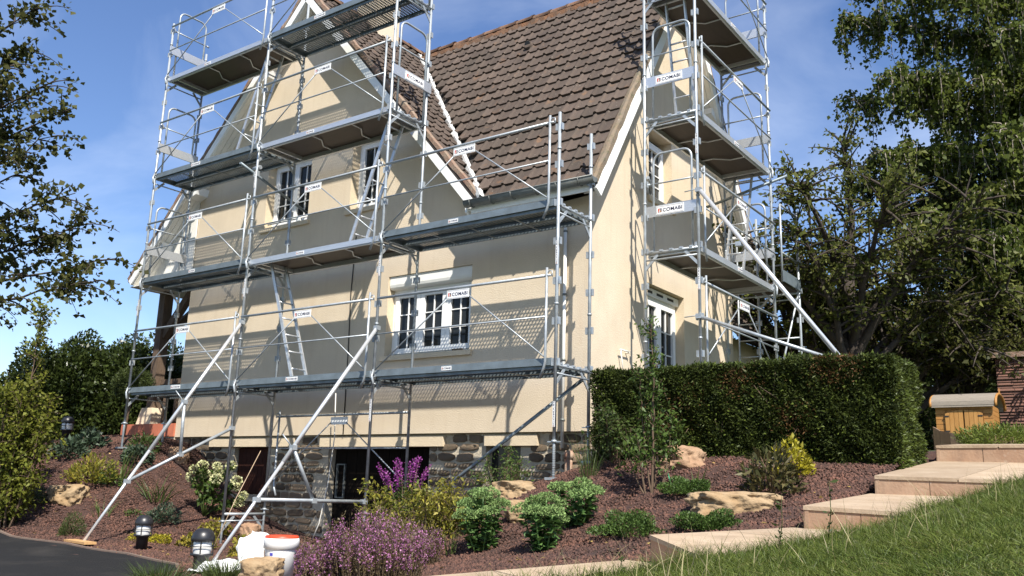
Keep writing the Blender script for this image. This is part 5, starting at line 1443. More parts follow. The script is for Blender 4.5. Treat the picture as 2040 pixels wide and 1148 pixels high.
# ================================================================== rocks
M_rock = mat('ochre_sandstone_rock', (.26,.165,.08), .9, col2=(.32,.235,.14), vscale=6, bump=1.0, bscale=7, detail=9, bdist=.06)
M_rock2 = mat('reddish_sandstone_rock', (.27,.15,.085), .9, col2=(.31,.21,.13), vscale=4, bump=.9, bscale=8, detail=9, bdist=.05)
from mathutils import noise as mnoise
def rock(label, px, py, w, d, h, rz=0, m=None, seed=0, sink=.3, flat=.55, tilt=(0,0)):
    x, y, z = on_ground(px, py)
    y += d*.3
    bm = bmesh.new(); bmesh.ops.create_icosphere(bm, subdivisions=5, radius=1)
    off = Vector((seed*3.7, seed*1.3, seed*2.1))
    for v in bm.verts:
        p = v.co.copy()
        q = 1+.30*mnoise.noise(p*1.3+off)+.16*mnoise.noise(p*3.1+off)-.16*abs(mnoise.noise(Vector((p.x*2.6,p.y*2.6,p.z*6))+off))+.06*mnoise.noise(p*8+off)+.03*mnoise.noise(p*18+off)
        c = max(abs(p.x),abs(p.y),abs(p.z)); p = p.lerp(p/c*.85, .35)*q
        if p.z > flat: p.z = flat+(p.z-flat)*.35
        v.co = Vector((p.x*w/2, p.y*d/2, p.z*h))
    me = bpy.data.meshes.new('rock'); bm.to_mesh(me); bm.free(); me.materials.append(m or M_rock)
    for p in me.polygons: p.use_smooth = True
    o = bpy.data.objects.new('rock', me); COL.objects.link(o); o.location = (x, y, gz(x,y)+h*(.5-sink)); o.rotation_euler = (tilt[0],tilt[1],rz)
    return tag(o, label, 'rock', 'sandstone rocks in the beds')
rock('pale ochre rock in the left mulch bed above the driveway', 116, 1000, .62, .5, .24, .3, seed=1, sink=.30)
rock('low domed reddish rock in front of the hedge', 1342, 934, .60, .5, .17, .5, M_rock2, 12, .30, .9)
rock('long flat slab of rough ochre rock beside the middle step', 1455, 1022, .86, .40, .17, .62, seed=3, sink=.2, flat=.4)
rock('pale rock slab behind the sedum plants, below the basement window', 1008, 996, .56, .45, .17, .2, seed=4, sink=.2)
rock('small pale rock wedged between two sedum plants', 1032, 1040, .34, .3, .18, .5, seed=5, sink=.2)
rock('reddish rock behind the hydrangea, next to the white sack', 487, 1090, .34, .32, .32, .2, M_rock2, 6, .15)
rock('ochre boulder at the bottom edge beside the white bucket', 498, 1168, .40, .36, .26, .5, seed=7, sink=.25)
rock('small ochre rock by the end of the basement wall', 345, 915, .36, .3, .24, .4, M_rock2, 10, .35)

# ================================================================== plants in the beds
def og(px, py): return on_ground(px, py)
def sc(px, py):     # metres per photo pixel at that spot
    q = np.array(og(px,py)); return float((q-CAM)@AX_F)/FPX
# --- sedums
def sedum(label, px, py, wpx, hpx, nh, seed):
    global rng
    rng = np.random.default_rng(seed); k = sc(px,py); b0 = np.array(og(px,py)); R, H = wpx*k/2, hpx*k
    t = thing('sedum', tuple(b0), label, 'sedum', 'sedum plants beside the path')
    st = MB(); lf = Cloud(); hd = Cloud()
    ends = []
    for i in range(nh):
        for _ in range(40):
            a = rng.random()*6.283; q = math.sqrt(rng.random())*.82; e = np.array([math.cos(a)*q*R, math.sin(a)*q*R, 0])
            if all(np.hypot(*(e-f)[:2]) > R*.30 for f in ends): break
        ends.append(e); e = b0+e*1.08+np.array([0,0,H*(.95-.62*q**2)*rng.uniform(.88,1.03)]); s0 = b0+np.array([math.cos(a)*q*.35*R, math.sin(a)*q*.35*R, -.02])
        c = (s0+e)/2+np.array([math.cos(a),math.sin(a),0])*R*.18*q
        pts = bez(s0, c, e, 8); st.tube([tuple(p) for p in pts], [.008]*8, 5)
        m_ = 46; tt = rng.uniform(.05,.95,m_); ii = np.minimum(6,(tt*7).astype(int)); P = pts[ii]+(pts[ii+1]-pts[ii])*(tt*7-ii)[:,None]
        aa = rng.random(m_)*6.283; D = np.stack([np.cos(aa),np.sin(aa),rng.uniform(-.25,.6,m_)],1)
        lf.leaves(P, D, rng.uniform(.055,.10,m_), .72, .14, flat=np.array([[0,0,1.0]]*m_)*1.0)
        hr = R*rng.uniform(.26,.40); n = 420; d = rand_dirs(n); d[:,2] = np.abs(d[:,2])
        Q = e+d*np.array([hr,hr,hr*.62])*(1+.18*np.sin(d[:,:1]*9+i)*np.sin(d[:,1:2]*9))+rng.normal(size=(n,3))*.006; hd.leaves(Q, d+rng.normal(size=(n,3))*.5, rng.uniform(.012,.022,n), .8, .3)
        d2 = rand_dirs(70); d2[:,2] = -np.abs(d2[:,2])*.3; hd.leaves(e+d2*np.array([hr*.8,hr*.8,hr*.2]), rand_dirs(70,.5), .018, .6)
    st.build('stem', L_sedum, t); lf.build('leaves', L_sedum, t); hd.build('flower_heads', L_sedumf, t)
sedum('left sedum with pale green flower heads, nearest the yellowing shrub', 958, 1098, 118, 122, 9, 11)
sedum('middle sedum with pale green flower heads, nearest the lowest step', 1082, 1098, 122, 112, 9, 12)
sedum('right-hand sedum with pale green flower heads, set back up the slope', 1145, 1048, 112, 95, 8, 13)
rng = np.random.default_rng(21)
# --- heathers in the foreground
def heather(label, px, py, wpx, hpx, n, seed):
    global rng
    rng = np.random.default_rng(seed); k = sc(px, py); b0 = np.array(og(px,py)); R, H = wpx*k/2, hpx*k
    t = thing('heather', tuple(b0), label, 'heather', 'flowering heathers at the bottom edge')
    a = rng.random(n)*6.283; q = rng.random(n)**.5
    e = b0+np.stack([np.cos(a)*q*R, np.sin(a)*q*R*.8, H*(1.0-.25*q**2)*rng.uniform(.45,1.08,n)],1)
    s0 = b0+np.stack([np.cos(a)*q*R*.80, np.sin(a)*q*R*.62, np.full(n,-.03)],1)
    V, F = blade_arrays(s0, e-s0, np.linalg.norm(e-s0,axis=1), .006, .04, 3); part('stems', np_mesh('stems', V, F, B_twig, b0), t)
    lf = Cloud(); fl = Cloud(); ax = unit(e-s0); L = np.linalg.norm(e-s0,axis=1)
    m_ = 20; tt = rng.uniform(.25,1.0,(n,m_)); P = s0[:,None]+(e-s0)[:,None]*tt[...,None]+rng.normal(size=(n,m_,3))*.008
    D = ax[:,None]*.9+rng.normal(size=(n,m_,3))*.55
    lf.leaves(P.reshape(-1,3), D.reshape(-1,3), rng.uniform(.013,.028,n*m_), .35)
    fsel = rng.random(n) < .66; m2 = 15; tt = rng.uniform(.60,.95,(fsel.sum(),m2)); P = s0[fsel][:,None]+(e-s0)[fsel][:,None]*tt[...,None]+rng.normal(size=(fsel.sum(),m2,3))*.009
    fl.leaves(P.reshape(-1,3), rand_dirs(P.reshape(-1,3).shape[0]), rng.uniform(.009,.016,P.reshape(-1,3).shape[0]), .9, .3)
    lf.build('foliage', L_heath, t); fl.build('flowers', L_heathf, t)
heather('broad pink heather in the middle of the bottom edge', 745, 1165, 230, 150, 620, 31)
heather('pink heather just right of the white bucket', 640, 1178, 130, 105, 340, 32)
heather('pink heather next to the mulch slope, right of the others', 840, 1128, 100, 85, 200, 33)
rng = np.random.default_rng(40)
# --- loosestrife and the yellowing shrub
k = sc(800,1060); b0 = np.array(og(800,1060)); t = thing('loosestrife', tuple(b0), 'purple loosestrife spikes rising behind the yellowing shrub', 'flower')
st = MB(); lf = Cloud(); fl = Cloud()
for i in range(15):
    px = rng.uniform(768,850); e = b0+np.array(AX_R)*(px-803)*k+np.array([rng.normal()*.05, rng.normal()*.08, rng.uniform(.50,.86)]); e[2] = b0[2]+rng.uniform(.55,.92)
    st.tube([tuple(b0+rng.normal(size=3)*[.08,.08,0]), tuple((b0+e)/2+rng.normal(size=3)*.03), tuple(e)], [.006,.005,.002], 5)
    n = 60; tt = rng.uniform(.1,.72,n)[:,None]; P = b0+(e-b0)*tt; lf.leaves(P, rand_dirs(n,.3), rng.uniform(.05,.09,n), .28)
    n = 130; tt = rng.uniform(.66,1.0,n)[:,None]; P = b0+(e-b0)*tt+rng.normal(size=(n,3))*.013; fl.leaves(P, rand_dirs(n), rng.uniform(.014,.026,n), .8)
st.build('stem', B_twig, t); lf.build('leaves', L_green, t); fl.build('flowers', L_loose, t)
b0 = np.array(og(840,1085)); k = sc(840,1085)
limb_tree('yellowing_shrub', 'loose shrub with green and yellow leaves in front of the dark basement door', 'shrub', tuple(b0), up_limbs(b0, 22, .84, .66, .010), B_twig, L_yell, twig_len=(.1,.28), twig_n=75, leaf_n=9, leaf_s=.055, leaf_w=.42, droop=.25, start=.15, spread=.9, r0=.008)
# --- nandina below the basement window
b0 = np.array(og(1010,985)); limb_tree('nandina', 'feathery green shrub in front of the small basement window', 'shrub', tuple(b0), up_limbs(b0, 12, .62, .40, .007), B_twig, L_fresh, twig_len=(.08,.22), twig_n=60, leaf_n=9, leaf_s=.045, leaf_w=.32, droop=.15, start=.25, spread=.8, r0=.006)
# --- shrubs against the hedge
b0 = np.array(og(1298,985)); limbs = up_limbs(b0, 7, 1.05, .26, .010)+[(b0, b0+np.array([.05,0,.8]), b0+np.array([-.02,.06,1.72]), .014), (b0, b0+np.array([-.1,0,.5]), b0+np.array([-.15,.05,1.2]), .011)]
limb_tree('photinia', 'tall slender shrub with glossy leaves in front of the hedge', 'shrub', tuple(b0), limbs, B_twig, L_fresh, twig_len=(.08,.2), twig_n=46, leaf_n=9, leaf_s=.062, leaf_w=.42, droop=-.2, start=.32, spread=.7, r0=.008)
b0 = np.array(og(1232,925)); limb_tree('choisya', 'bushy green shrub at the left end of the hedge', 'shrub', tuple(b0), up_limbs(b0, 20, .92, .46, .008), B_twig, L_green, twig_len=(.08,.22), twig_n=64, leaf_n=10, leaf_s=.05, leaf_w=.42, droop=0, start=.2, spread=.8, r0=.007)
blade_tuft('grass_tuft', 'tall thin grass tuft at the house corner by the downpipe', 'grass tuft', og(1172,952), 60, .62, .008, .35, .35, L_iris)
leafy_bush('euphorbia', 'small broad-leaved plant between the domed rock and the hedge', 'plant', og(1388,905), .20, .18, .20, 260, .075, L_green, B_twig, 5, .6)
leafy_bush('pieris', 'dark leathery-leaved shrub right of the long flat rock', 'shrub', og(1540,985), .25, .22, .38, 520, .10, leafmat('leathery_leaf', (.035,.05,.016), (.11,.085,.035), .2, rough=.35), B_twig, 9, .32, up=.8, shell=.35)
leafy_bush('golden_choisya', 'bright yellow shrub behind the leathery one', 'shrub', og(1580,948), .20, .2, .30, 800, .06, L_gold, B_twig, 7, .36, up=.7, shell=.4)
for i, (px, py, w, h, lab) in enumerate([(1252,1068,118,46,'low bright green cushion left of the second step'),(1412,1056,108,38,'low bright green cushion below the long flat rock'),(1366,985,82,34,'low green cushion behind the long flat rock')]):
    k = sc(px,py); leafy_bush('thyme_cushion', lab, 'groundcover', og(px,py), w*k/2, w*k/2*.9, h*k*.8, 5200, .024, leafmat('cushion_leaf', (.045,.085,.016), (.085,.14,.03), .25), None, 0, .5, up=.8, shell=.55, lump=.5, group='green cushions in the mulch')
blade_tuft('grass_tuft', 'small green shoot behind the green cushion by the flat rock', 'grass tuft', og(1388,960), 8, .20, .014, .3, .2, L_fresh)
blade_tuft('grass_tuft', 'narrow blade tuft between the heather and the left sedum', 'grass tuft', og(898,1108), 14, .34, .012, .18, .2, L_iris)
blade_tuft('grass_tuft', 'short blade tuft on the slab behind the sedums', 'grass tuft', og(1012,992), 10, .2, .010, .3, .2, L_iris)
MB().bar((0,0,0),(.02,.02,.1),.012,.002)
x, y, z = og(1338,968); o = MB(); o.bar((x,y,z),(x-.05,y+.02,z+.12),.016,.003); o = o.build('plant_label', mat('green_plastic', (.05,.25,.12), .5), None); tag(o, 'small green plastic plant label stuck in the mulch', 'plant label')
# --- left bed
leafy_bush('hellebore', 'blue-green leafy plant at the top of the left bed, nearest the far lamp', 'plant', og(135,912), .30, .26, .26, 420, .11, L_blue, B_twig, 6, .42)
leafy_bush('hellebore', 'blue-green leafy plant at the back, right of the far lamp', 'plant', og(176,892), .30, .26, .26, 420, .11, L_blue, B_twig, 6, .42)
leafy_bush('hellebore', 'blue-green leafy plant beside the left scaffold leg', 'plant', og(268,922), .28, .24, .26, 420, .10, L_blue, B_twig, 6, .42)
leafy_bush('penstemon', 'yellow-green leafy clump in the middle of the left bed', 'plant', og(180,962), .50, .35, .36, 900, .085, L_yell, B_twig, 10, .34, up=.9, shell=.3, lump=.3)
leafy_bush('penstemon', 'small yellow-green plant right of the leafy clump in the left bed', 'plant', og(214,968), .16, .15, .24, 160, .08, L_fresh, B_twig, 4, .38, up=.6, shell=.3)
blade_tuft('iris_clump', 'upright iris blades left of the white stabiliser tube', 'iris', og(238,960), 26, .62, .026, .4, .45, L_iris)
blade_tuft('iris_clump', 'arching daylily blades between the stabiliser and its strut', 'iris', og(312,1000), 46, .62, .020, .6, .75, L_iris)
blade_tuft('iris_clump', 'small blade tuft right beside the white stabiliser tube', 'iris', og(203,1028), 18, .34, .018, .5, .35, L_iris)
x,y,z = og(285,905); leafy_bush('canna', 'dark plant with one orange flower behind the left scaffold leg', 'plant', (x,y,z), .24, .22, .32, 300, .10, L_green, B_twig, 5, .3, up=.7)
for (px,py,w,h,lab) in [(62,1006,46,34,'little dark green heath plant right of the pale rock'),(138,1068,52,40,'little green heath plant at the driveway edge'),(4,1045,40,34,'little heath plant cut by the left edge of the photo')]:
    k = sc(px,py); leafy_bush('heath_plant', lab, 'plant', og(px,py), w*k/2, w*k/2, h*k, 1500, .045, L_green, B_twig, 6, .16, up=1.0, shell=.3, group='little heath plants in the left bed')
leafy_bush('spurge', 'dark blue-green bushy plant in the middle of the left bed', 'plant', og(320,1042), .26, .25, .26, 1100, .055, L_blue, B_twig, 8, .3, up=.8, shell=.35)
leafy_bush('sprout', 'tiny bright green sprout near the bushy dark plant', 'plant', og(264,1028), .12, .1, .09, 120, .05, L_fresh, None, 0, .4)
for i,(px,py) in enumerate([(274,1078),(316,1082)]):
    leafy_bush('golden_sedum', ['golden yellow groundcover left of the near bollard lamp','golden yellow groundcover right of the near bollard lamp'][i], 'groundcover', og(px,py), .20 if i else .10, .16, .13, 700 if i else 300, .035, L_gold, None, 0, .5, up=.7, shell=.4)
for (px,py,w,lab) in [(392,1092,66,'yellow-green heuchera beside the near bollard lamp'),(425,1068,56,'yellow-green heuchera at the foot of the hydrangea cane'),(490,1112,58,'yellow-green heuchera in front of the white sack')]:
    k = sc(px,py); leafy_bush('heuchera', lab, 'plant', og(px,py), w*k/2, w*k/2, .24, 520, .05, leafmat('heuchera_leaf', (.12,.14,.02), (.34,.26,.04), .35), B_twig, 6, .85, up=.4, shell=.35, group='heucheras by the driveway')
# hydrangea with cream flower heads
b0 = np.array(og(405,1030)); k = sc(405,1030); t = thing('hydrangea', tuple(b0), 'hydrangea with cream flower heads beside the basement window', 'hydrangea')
st = MB(); lf = Cloud(); fl = Cloud()
heads = [(384,935),(399,944),(411,928),(424,928),(426,940),(440,955),(450,928),(378,950),(482,958),(470,970),(480,988),(474,1002)]
for (px,py) in heads:
    e = b0+AX_R*(px-405)*k+AX_U*(1030-py)*k+np.array([0,rng.uniform(-.12,.12),0]); c = (b0+e)/2+np.array([0,0,.1])
    pts = bez(b0, c, e, 7); st.tube([tuple(q) for q in pts], [.009]*7, 5)
    n = 42; tt = rng.uniform(.3,.98,n); ii = np.minimum(5,(tt*6).astype(int)); P = pts[ii]+(pts[ii+1]-pts[ii])*(tt*6-ii)[:,None]
    D = rng.normal(size=(n,3)); lf.leaves(P, D, rng.uniform(.06,.11,n), .62)
    hr = rng.uniform(.055,.085); n = 110; d = rand_dirs(n, .3); fl.leaves(e+d*hr*np.array([1,1,.8]), d+rng.normal(size=(n,3))*.6, rng.uniform(.025,.04,n), .9)
st.build('stem', L_green, t); lf.build('leaves', L_fresh, t); fl.build('flower_heads', L_cream, t)
x,y,z = og(422,1098); xe = at_depth(432,850,13.5)
o = MB(); a = np.array([x,y,z]); e = np.array(on_y(430,865,.4)); o.tube([tuple(a), tuple(a+[.05,.3,.75]), tuple(a+[-.12,.8,1.45])], .006, 6); o = o.build('support_cane', mat('bamboo_cane', (.40,.29,.19), .7, var=.2), None); tag(o, 'thin bent brown cane leaning through the hydrangea', 'cane')
# topiary and grasses
b0 = np.array(at_depth(243,890,16.5)); z0 = gz(b0[0],b0[1]); t = thing('topiary', (b0[0],b0[1],z0), 'round clipped evergreen on a short stem behind the scaffold leg', 'shrub')
MB().tube([(b0[0],b0[1],z0-.05),(b0[0]+.05,b0[1],z0+.35),(b0[0]+.12,b0[1],z0+.75)], [.03,.025,.02], 7).build('stem', B_twig, t)
d = rand_dirs(6000); c = Cloud(); c.leaves(np.array([b0[0]+.12,b0[1],z0+1.0])+d*np.array([.36,.36,.30])*rng.uniform(.7,1.05,6000)[:,None], d+rng.normal(size=(6000,3))*.6, .05, .3); c.build('crown', L_dark, t)
for (px,py,D,n,lab) in [(320,1175,8.2,420,'fine dark grass tuft at the bottom edge left of the nearest lamp'),(450,1168,8.6,520,'fine grass tuft at the bottom edge in front of the stabiliser foot')]:
    b0 = np.array(at_depth(px,py,D)); z0 = gz(b0[0],b0[1]); blade_tuft('grass_tuft', lab, 'grass tuft', (b0[0],b0[1],z0), n, .30, .007, .75, .5, L_iris if 'front' in lab else L_green)
b0 = np.array(at_depth(400,1160,8.4)); z0 = gz(b0[0],b0[1])
# juniper by the playhouse
b0 = np.array(at_depth(2008,890,10.4)); z0 = b0[2]
leafy_bush('juniper', 'spreading yellow-green juniper in front of the tile wall', 'shrub', (b0[0],b0[1],z0), .62, .5, .20, 5200, .07, L_juni, B_twig, 8, .16, up=.7, shell=.4, lump=.3)
# ================================================================== bollard lamps
M_lampblk = mat('black_lamp_metal', (.018,.018,.020), .38, var=.2, vscale=5, spec=.5)
M_opal = mat('opal_lamp_glass', (.62,.62,.60), .15, spec=.6)
def bollard(label, x, y, z):
    t = thing('bollard_lamp', (x,y,z), label, 'lamp', 'black bollard lamps')
    MB().lathe([(0.0,-.05),(.075,-.05),(.075,.16),(.085,.165),(.085,.175),(.115,.18),(.115,.20),(.0,.20)], (x,y,z), 24).build('base', M_lampblk, t)
    MB().lathe([(.088,.20),(.095,.24),(.094,.31),(.08,.345),(0,.345)], (x,y,z), 24).build('globe', M_opal, t)
    MB().lathe([(.116,.322),(.120,.326),(.118,.36),(.105,.40),(.080,.43),(.045,.448),(0,.452)], (x,y,z), 24).build('cap', M_lampblk, t)
    b = MB()
    for k in range(24): b
    for k in range(4):
        a = math.pi/4+k*math.pi/2; c, s_ = math.cos(a), math.sin(a)
        MB().bar((x+.108*c,y+.108*s_,z+.195),(x+.108*c,y+.108*s_,z+.33),.012,.010,up=(c,s_,0)).build('cage_bar', M_lampblk, t)
    MB().lathe([(.113,.268),(.119,.268),(.119,.276),(.113,.276),(.113,.268)], (x,y,z), 24).build('cage_ring', M_lampblk, t)
q = at_depth(132,864,17.0); bollard('black bollard lamp at the far top of the left bed', q[0], q[1], gz(q[0],q[1]))
q = on_ground(281,1096); bollard('black bollard lamp in the mulch between two golden groundcovers', *q)
q = at_depth(398,1142,9.1); bollard('black bollard lamp at the bottom edge beside the stabiliser foot', q[0], q[1], gz(q[0],q[1]))

# ================================================================== bucket, sacks, planks, rope
M_bucket = mat('white_bucket_plastic', (.74,.74,.72), .4, var=.04, vscale=6)
M_redlid = mat('red_lid', (.62,.06,.02), .4)
M_print = mat('grey_print', (.42,.42,.44), .6); M_bprint = mat('blue_print', (.05,.05,.35), .6)
q = at_depth(556,1142,8.4); bxx, byy = q[0], q[1]; bz = gz(bxx,byy)
bk = thing('bucket', (bxx,byy,bz), 'white plastic bucket with a red lid ring among the heathers', 'bucket')
MB().lathe([(0,.0),(.125,.0),(.150,.30)], (bxx,byy,bz), 32).build('body', M_bucket, bk)
MB().lathe([(.150,.295),(.166,.30),(.168,.37),(.160,.392),(.150,.392),(.146,.37)], (bxx,byy,bz), 32).build('rim', M_bucket, bk)
MB().lathe([(.155,.380),(.158,.408),(.150,.414),(.135,.408),(0,.402)], (bxx,byy,bz), 32).build('lid', M_redlid, bk)
def on_bucket(a0, a1, z0, z1, m, name, r=.0025):
    b = MB(); n = max(2,int(abs(a1-a0)/.12)+1); vs = []
    for k in range(n+1):
        a = a0+(a1-a0)*k/n
        for z in (z0,z1): rr_ = .125+.025*z/.30+r; vs.append((bxx+rr_*math.cos(a), byy+rr_*math.sin(a), bz+z))
    b.add(vs, [(2*k,2*k+2,2*k+3,2*k+1) for k in range(n)]); return b.build(name, m, bk)
av = math.atan2(CAM[1]-byy, CAM[0]-bxx)
lab = on_bucket(av-.75, av+.15, .05, .27, mat('label_paper', (.66,.66,.66), .6), 'paper_label')
on_bucket(av-.72, av-.50, .235, .262, M_bprint, 'blue_mark', .004)
for k in range(9): on_bucket(av-.7, av-.42, .06+.018*k, .066+.018*k, M_print, 'print_line', .004)
for k in range(10): on_bucket(av-.34, av+.10, .06+.018*k, .066+.018*k, M_print, 'print_line', .004)
def cloth(name, label, c, w, d, h, seed, tilt=0, cat='sack'):
    r2 = np.random.default_rng(seed); n = 26; g = np.linspace(-1,1,n); X, Y = np.meshgrid(g, g, indexing='ij')
    off = r2.random(3)*20
    Zn = np.array([[mnoise.noise(Vector((x*1.7,y*1.7,off[0])))+.5*mnoise.noise(Vector((x*4.5,y*4.5,off[1]))) for y in g] for x in g])
    Z = h*(1-.75*np.clip(np.hypot(X,Y),0,1)**2)+Zn*h*.35
    P = np.stack([X*w/2*(1+.12*Zn), Y*d/2*(1+.12*Zn.T), Z], -1).reshape(-1,3)
    ct, s_ = math.cos(tilt), math.sin(tilt); P = P@np.array([[1,0,0],[0,ct,s_],[0,-s_,ct]])
    P[:,2] -= P[:,2].min()
    idx = np.arange(n*n).reshape(n,n); F = np.stack([idx[:-1,:-1],idx[1:,:-1],idx[1:,1:],idx[:-1,1:]],-1).reshape(-1,4)
    o = part(name, np_mesh(name, P, F, mat('white_sacking', (.72,.72,.70), .7, var=.06, vscale=5), smooth=True), None); o.location = c
    md = o.modifiers.new('thickness', 'SOLIDIFY'); md.thickness = .004
    return tag(o, label, cat)
q = at_depth(512,1108,9.2); cloth('paper_sack', 'crumpled white paper sack slumped behind the bucket', (q[0],q[1],gz(q[0],q[1])), .34, .42, .26, 3, .9)
q = at_depth(520,1128,8.9); cloth('paper_sheet', 'white sheet of paper lying on the ground between lamp and bucket', (q[0]-.42,q[1]-.18,gz(q[0]-.3,q[1])+.01), .62, .34, .10, 4, .2, 'sheet')
b = MB(); fx, fy = -6.18, -2.12; z = float(drive_z(fx,fy)[0]); b.bar((fx-.32,fy+.03,z+.012),(fx+.36,fy-.06,z+.012),.16,.03); o = b.build('wooden_plank', mat('pine_plank', (.46,.27,.11), .8, var=.15, vscale=4, stretch=(2,12,12)), None); tag(o, 'short pine plank under the foot of the left stabiliser', 'plank')
b = MB(); b.bar((-3.0,-2.3,gz(-3.16,-2.2)+.005),(-3.3,-2.12,gz(-3.16,-2.2)+.005),.14,.03); o = b.build('wooden_plank', MATS['pine_plank'], None); tag(o, 'short plank under the foot of the right-hand stabiliser', 'plank')
b = MB(); b.tube([(-4.74,.95,-.10),(-4.75,1.0,-.8),(-4.80,.98,-1.5),(-4.90,.95,-2.1),(-5.0,.92,-2.36)], .009, 6); o = b.build('rope', mat('white_rope', (.62,.60,.55), .8), None); tag(o, 'thin white rope hanging in front of the dark basement door', 'rope')

# ================================================================== planter wall, playhouse, tile wall
M_pine = mat('orange_pine_log', (.30,.13,.028), .6, col2=(.38,.185,.045), vscale=3, stretch=(1.5,9,9), island=.12, bump=.15, bscale=20)
M_pinev = mat('orange_pine_door', (.33,.155,.035), .6, col2=(.40,.21,.06), vscale=3, stretch=(9,9,1.5), island=.12)
M_shing = mat('grey_roof_felt', (.19,.165,.135), .9, col2=(.25,.215,.175), vscale=9, stretch=(1,6,6), bump=.3)
pb = np.array(at_depth(1924,868,14.5)); ex = np.array([1.0,.0,0]); ey = np.array([-ex[1],ex[0],0])
px1 = 14.5/FPX
ph = thing('playhouse', tuple(pb), 'small orange log playhouse with arched double doors and a grey barrel roof', 'playhouse')
def W(u, v, w): return tuple(pb+ex*u+ey*v+np.array([0,0,w]))
hw, dp, hh = 47*px1, .9, 62*px1
M_ph = MB(); M_ph.hexa([W(-hw+.02,.02,-.3),W(hw-.02,.02,-.3),W(hw-.02,dp,-.3),W(-hw+.02,dp,-.3),W(-hw+.02,.02,hh),W(hw-.02,.02,hh),W(hw-.02,dp,hh),W(-hw+.02,dp,hh)]); M_ph.build('wall', M_pine, ph)
nl_ = 7; lh = (hh+.05)/nl_
for k in range(nl_):
    w0 = -.05+k*lh; w1 = w0+lh-.006
    for (u0,u1) in ((-hw-.04,-hw+.10),(hw-.10,hw+.04)) if k < nl_-1 else ((-hw-.04,hw+.04),):
        b = MB(); b.hexa([W(u0,-.012,w0),W(u1,-.012,w0),W(u1,.03,w0),W(u0,.03,w0),W(u0,-.012,w1),W(u1,-.012,w1),W(u1,.03,w1),W(u0,.03,w1)]); b.build('log', M_pine, ph)
    b = MB(); b.hexa([W(hw-.02,.03,w0),W(hw+.012,.03,w0),W(hw+.012,dp,w0),W(hw-.02,dp,w0),W(hw-.02,.03,w1),W(hw+.012,.03,w1),W(hw+.012,dp,w1),W(hw-.02,dp,w1)]); b.build('log', M_pine, ph)
def arch(u): return hh*.88-.12*(u/.28)**2*hh
for s_ in (-1,1):
    dr_ = None
    for k in range(4):
        u0 = s_*(.012+k*.068); u1 = s_*(.012+(k+1)*.068-.005)
        if u0 > u1: u0, u1 = u1, u0
        b = MB(); b.hexa([W(u0,-.045,-.03),W(u1,-.045,-.03),W(u1,-.018,-.03),W(u0,-.018,-.03),W(u0,-.045,arch(u0)-.03),W(u1,-.045,arch(u1)-.03),W(u1,-.018,arch(u1)-.03),W(u0,-.018,arch(u0)-.03)])
        if dr_ is None: dr_ = b.build('door', M_pinev, ph)
        else: b.build('plank', M_pinev, dr_)
    for w0 in (.06,hh*.6):
        b = MB(); u = s_*.25+.03; b.hexa([W(u-.07,-.052,w0),W(u+.0,-.052,w0),W(u,-.046,w0),W(u-.07,-.046,w0),W(u-.07,-.052,w0+.02),W(u,-.052,w0+.02),W(u,-.046,w0+.02),W(u-.07,-.046,w0+.02)]); b.build('hinge', M_lampblk, dr_)
rf = MB(); n = 14; rise = .17; vs = []
prof = []
for k in range(n+1):
    a = math.pi*k/n; v = dp/2-(dp/2+.09)*math.cos(a); prof.append((v, hh-.02+(rise+.06)*math.sin(a)**.8))
for u in (-hw-.09, hw+.09):
    for v, w_ in prof: vs.append(W(u, v, w_))
    for v, w_ in prof: vs.append(W(u, v, w_-.03))
n1 = n+1; fs = []
for k in range(n): fs += [(k,k+1,2*n1+k+1,2*n1+k),(n1+k,3*n1+k,3*n1+k+1,n1+k+1),(k,n1+k,n1+k+1,k+1),(2*n1+k,2*n1+k+1,3*n1+k+1,3*n1+k)]
rf.add(vs, fs); ro = rf.build('roof', M_shing, ph)
for u in (-hw-.10, hw+.10):
    b = MB(); b.tube([W(u,v,w_-.02) for v, w_ in prof], .022, 5); b.build('barge_board', M_pine, ro)
b = MB(); b.prism([W(hw-.01,v,w_-.05) for v, w_ in prof[2:-2]], tuple(ex*.015)); b.build('gable_board', M_pine, ph)
b = MB(); b.hexa([W(hw+.09,dp/2-.02,hh+rise),W(hw+.11,dp/2-.02,hh+rise),W(hw+.11,dp/2+.02,hh+rise),W(hw+.09,dp/2+.02,hh+rise),W(hw+.09,dp/2-.01,hh+rise+.12),W(hw+.11,dp/2-.01,hh+rise+.12),W(hw+.11,dp/2+.01,hh+rise+.12),W(hw+.09,dp/2+.01,hh+rise+.12)]); b.build('finial', M_pine, ro)
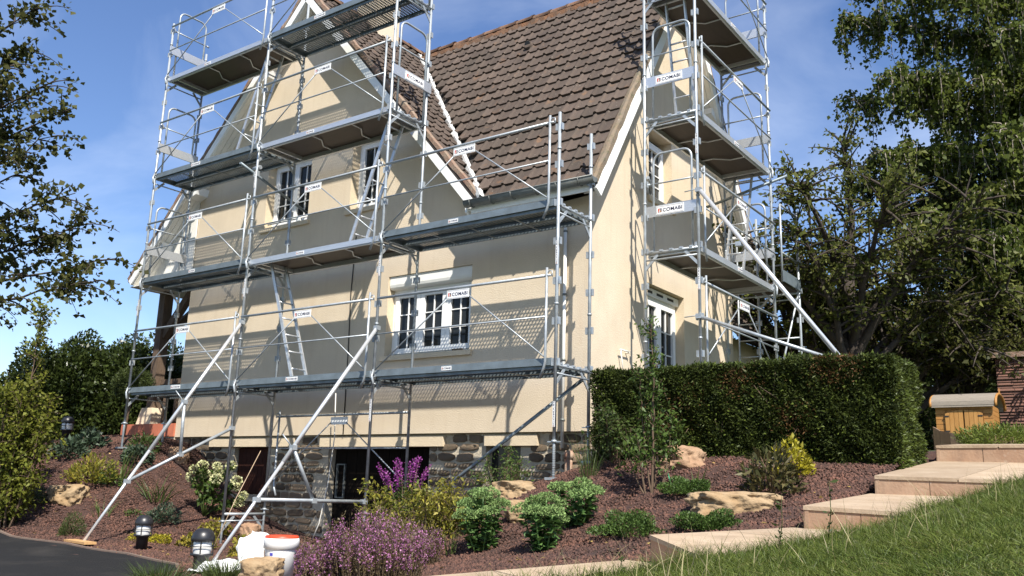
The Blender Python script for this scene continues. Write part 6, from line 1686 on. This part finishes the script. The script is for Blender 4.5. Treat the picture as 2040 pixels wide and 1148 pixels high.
# low planter wall above the top step
pw = thing('planter_wall', tuple(at_depth(1930,892,11)), 'low curved sandstone planter wall between the top step and the playhouse', 'wall', None)
ring = [(1858,850,857,11.8),(1872,858,862,11.4),(1892,862,866,11.0),(1920,866,868,10.8),(1960,868,870,10.8),(2020,869,871,10.9),(2080,870,872,11)]
for k in range(len(ring)-1):
    a, c = ring[k], ring[k+1]; A, C_ = np.array(at_depth(a[0],a[1],a[3])), np.array(at_depth(c[0],c[1],c[3])); bk_ = np.array([0,.12,0])
    A2, C2 = A+(C_-A)*.01, A+(C_-A)*.985
    dn = np.array([0,0,-.7])
    MB().hexa([tuple(v) for v in (A2+dn,C2+dn,C2+bk_+dn,A2+bk_+dn,A2,C2,C2+bk_,A2+bk_)]).build('wall_slab', M_sandr, pw)
# tall tile-clad wall at the right edge
M_ctile = mat('red_brown_flat_tile', (.17,.075,.05), .85, col2=(.11,.06,.045), vscale=9, stretch=(5,5,1), island=.3, bump=.4, bscale=30)
tw = thing('tile_wall', tuple(at_depth(2050,870,15.5)), 'tall wall clad in courses of red-brown flat tiles at the right edge', 'wall')
c0 = np.array(at_depth(1996,870,15.5)); top = np.array(at_depth(1996,704,15.5)); Ht = top[2]-c0[2]
def TWp(u, v, w): return tuple(c0+ex*u+ey*v+np.array([0,0,w]))
b = MB(); b.hexa([TWp(.03,.05,-.4),TWp(1.6,.05,-.4),TWp(1.6,.9,-.4),TWp(.03,.9,-.4),TWp(.03,.05,Ht-.05),TWp(1.6,.05,Ht-.05),TWp(1.6,.9,Ht-.05),TWp(.03,.9,Ht-.05)]); b.build('wall_core', M_slabjoint, tw)
nc = 33; chh = (Ht+.3)/nc; ct = random.Random(4)
for k in range(nc):
    w0 = -.3+k*chh; u = 0
    while u < 1.5:
        l = ct.uniform(.20,.30); j = ct.uniform(-.008,.012)
        b = MB(); b.hexa([TWp(u,j,w0),TWp(u+l-.006,j,w0),TWp(u+l-.006,.06,w0),TWp(u,.06,w0),TWp(u,j+.022,w0+chh-.008),TWp(u+l-.006,j+.022,w0+chh-.008),TWp(u+l-.006,.06,w0+chh-.008),TWp(u,.06,w0+chh-.008)]); b.build('flat_tile', M_ctile, tw); u += l
b = MB(); b.hexa([TWp(-.04,-.06,Ht-.04),TWp(1.6,-.06,Ht-.04),TWp(1.6,.95,Ht-.04),TWp(-.04,.95,Ht-.04),TWp(-.04,-.06,Ht+.05),TWp(1.6,-.06,Ht+.05),TWp(1.6,.95,Ht+.05),TWp(-.04,.95,Ht+.05)]); b.build('coping', M_redmortar, tw)
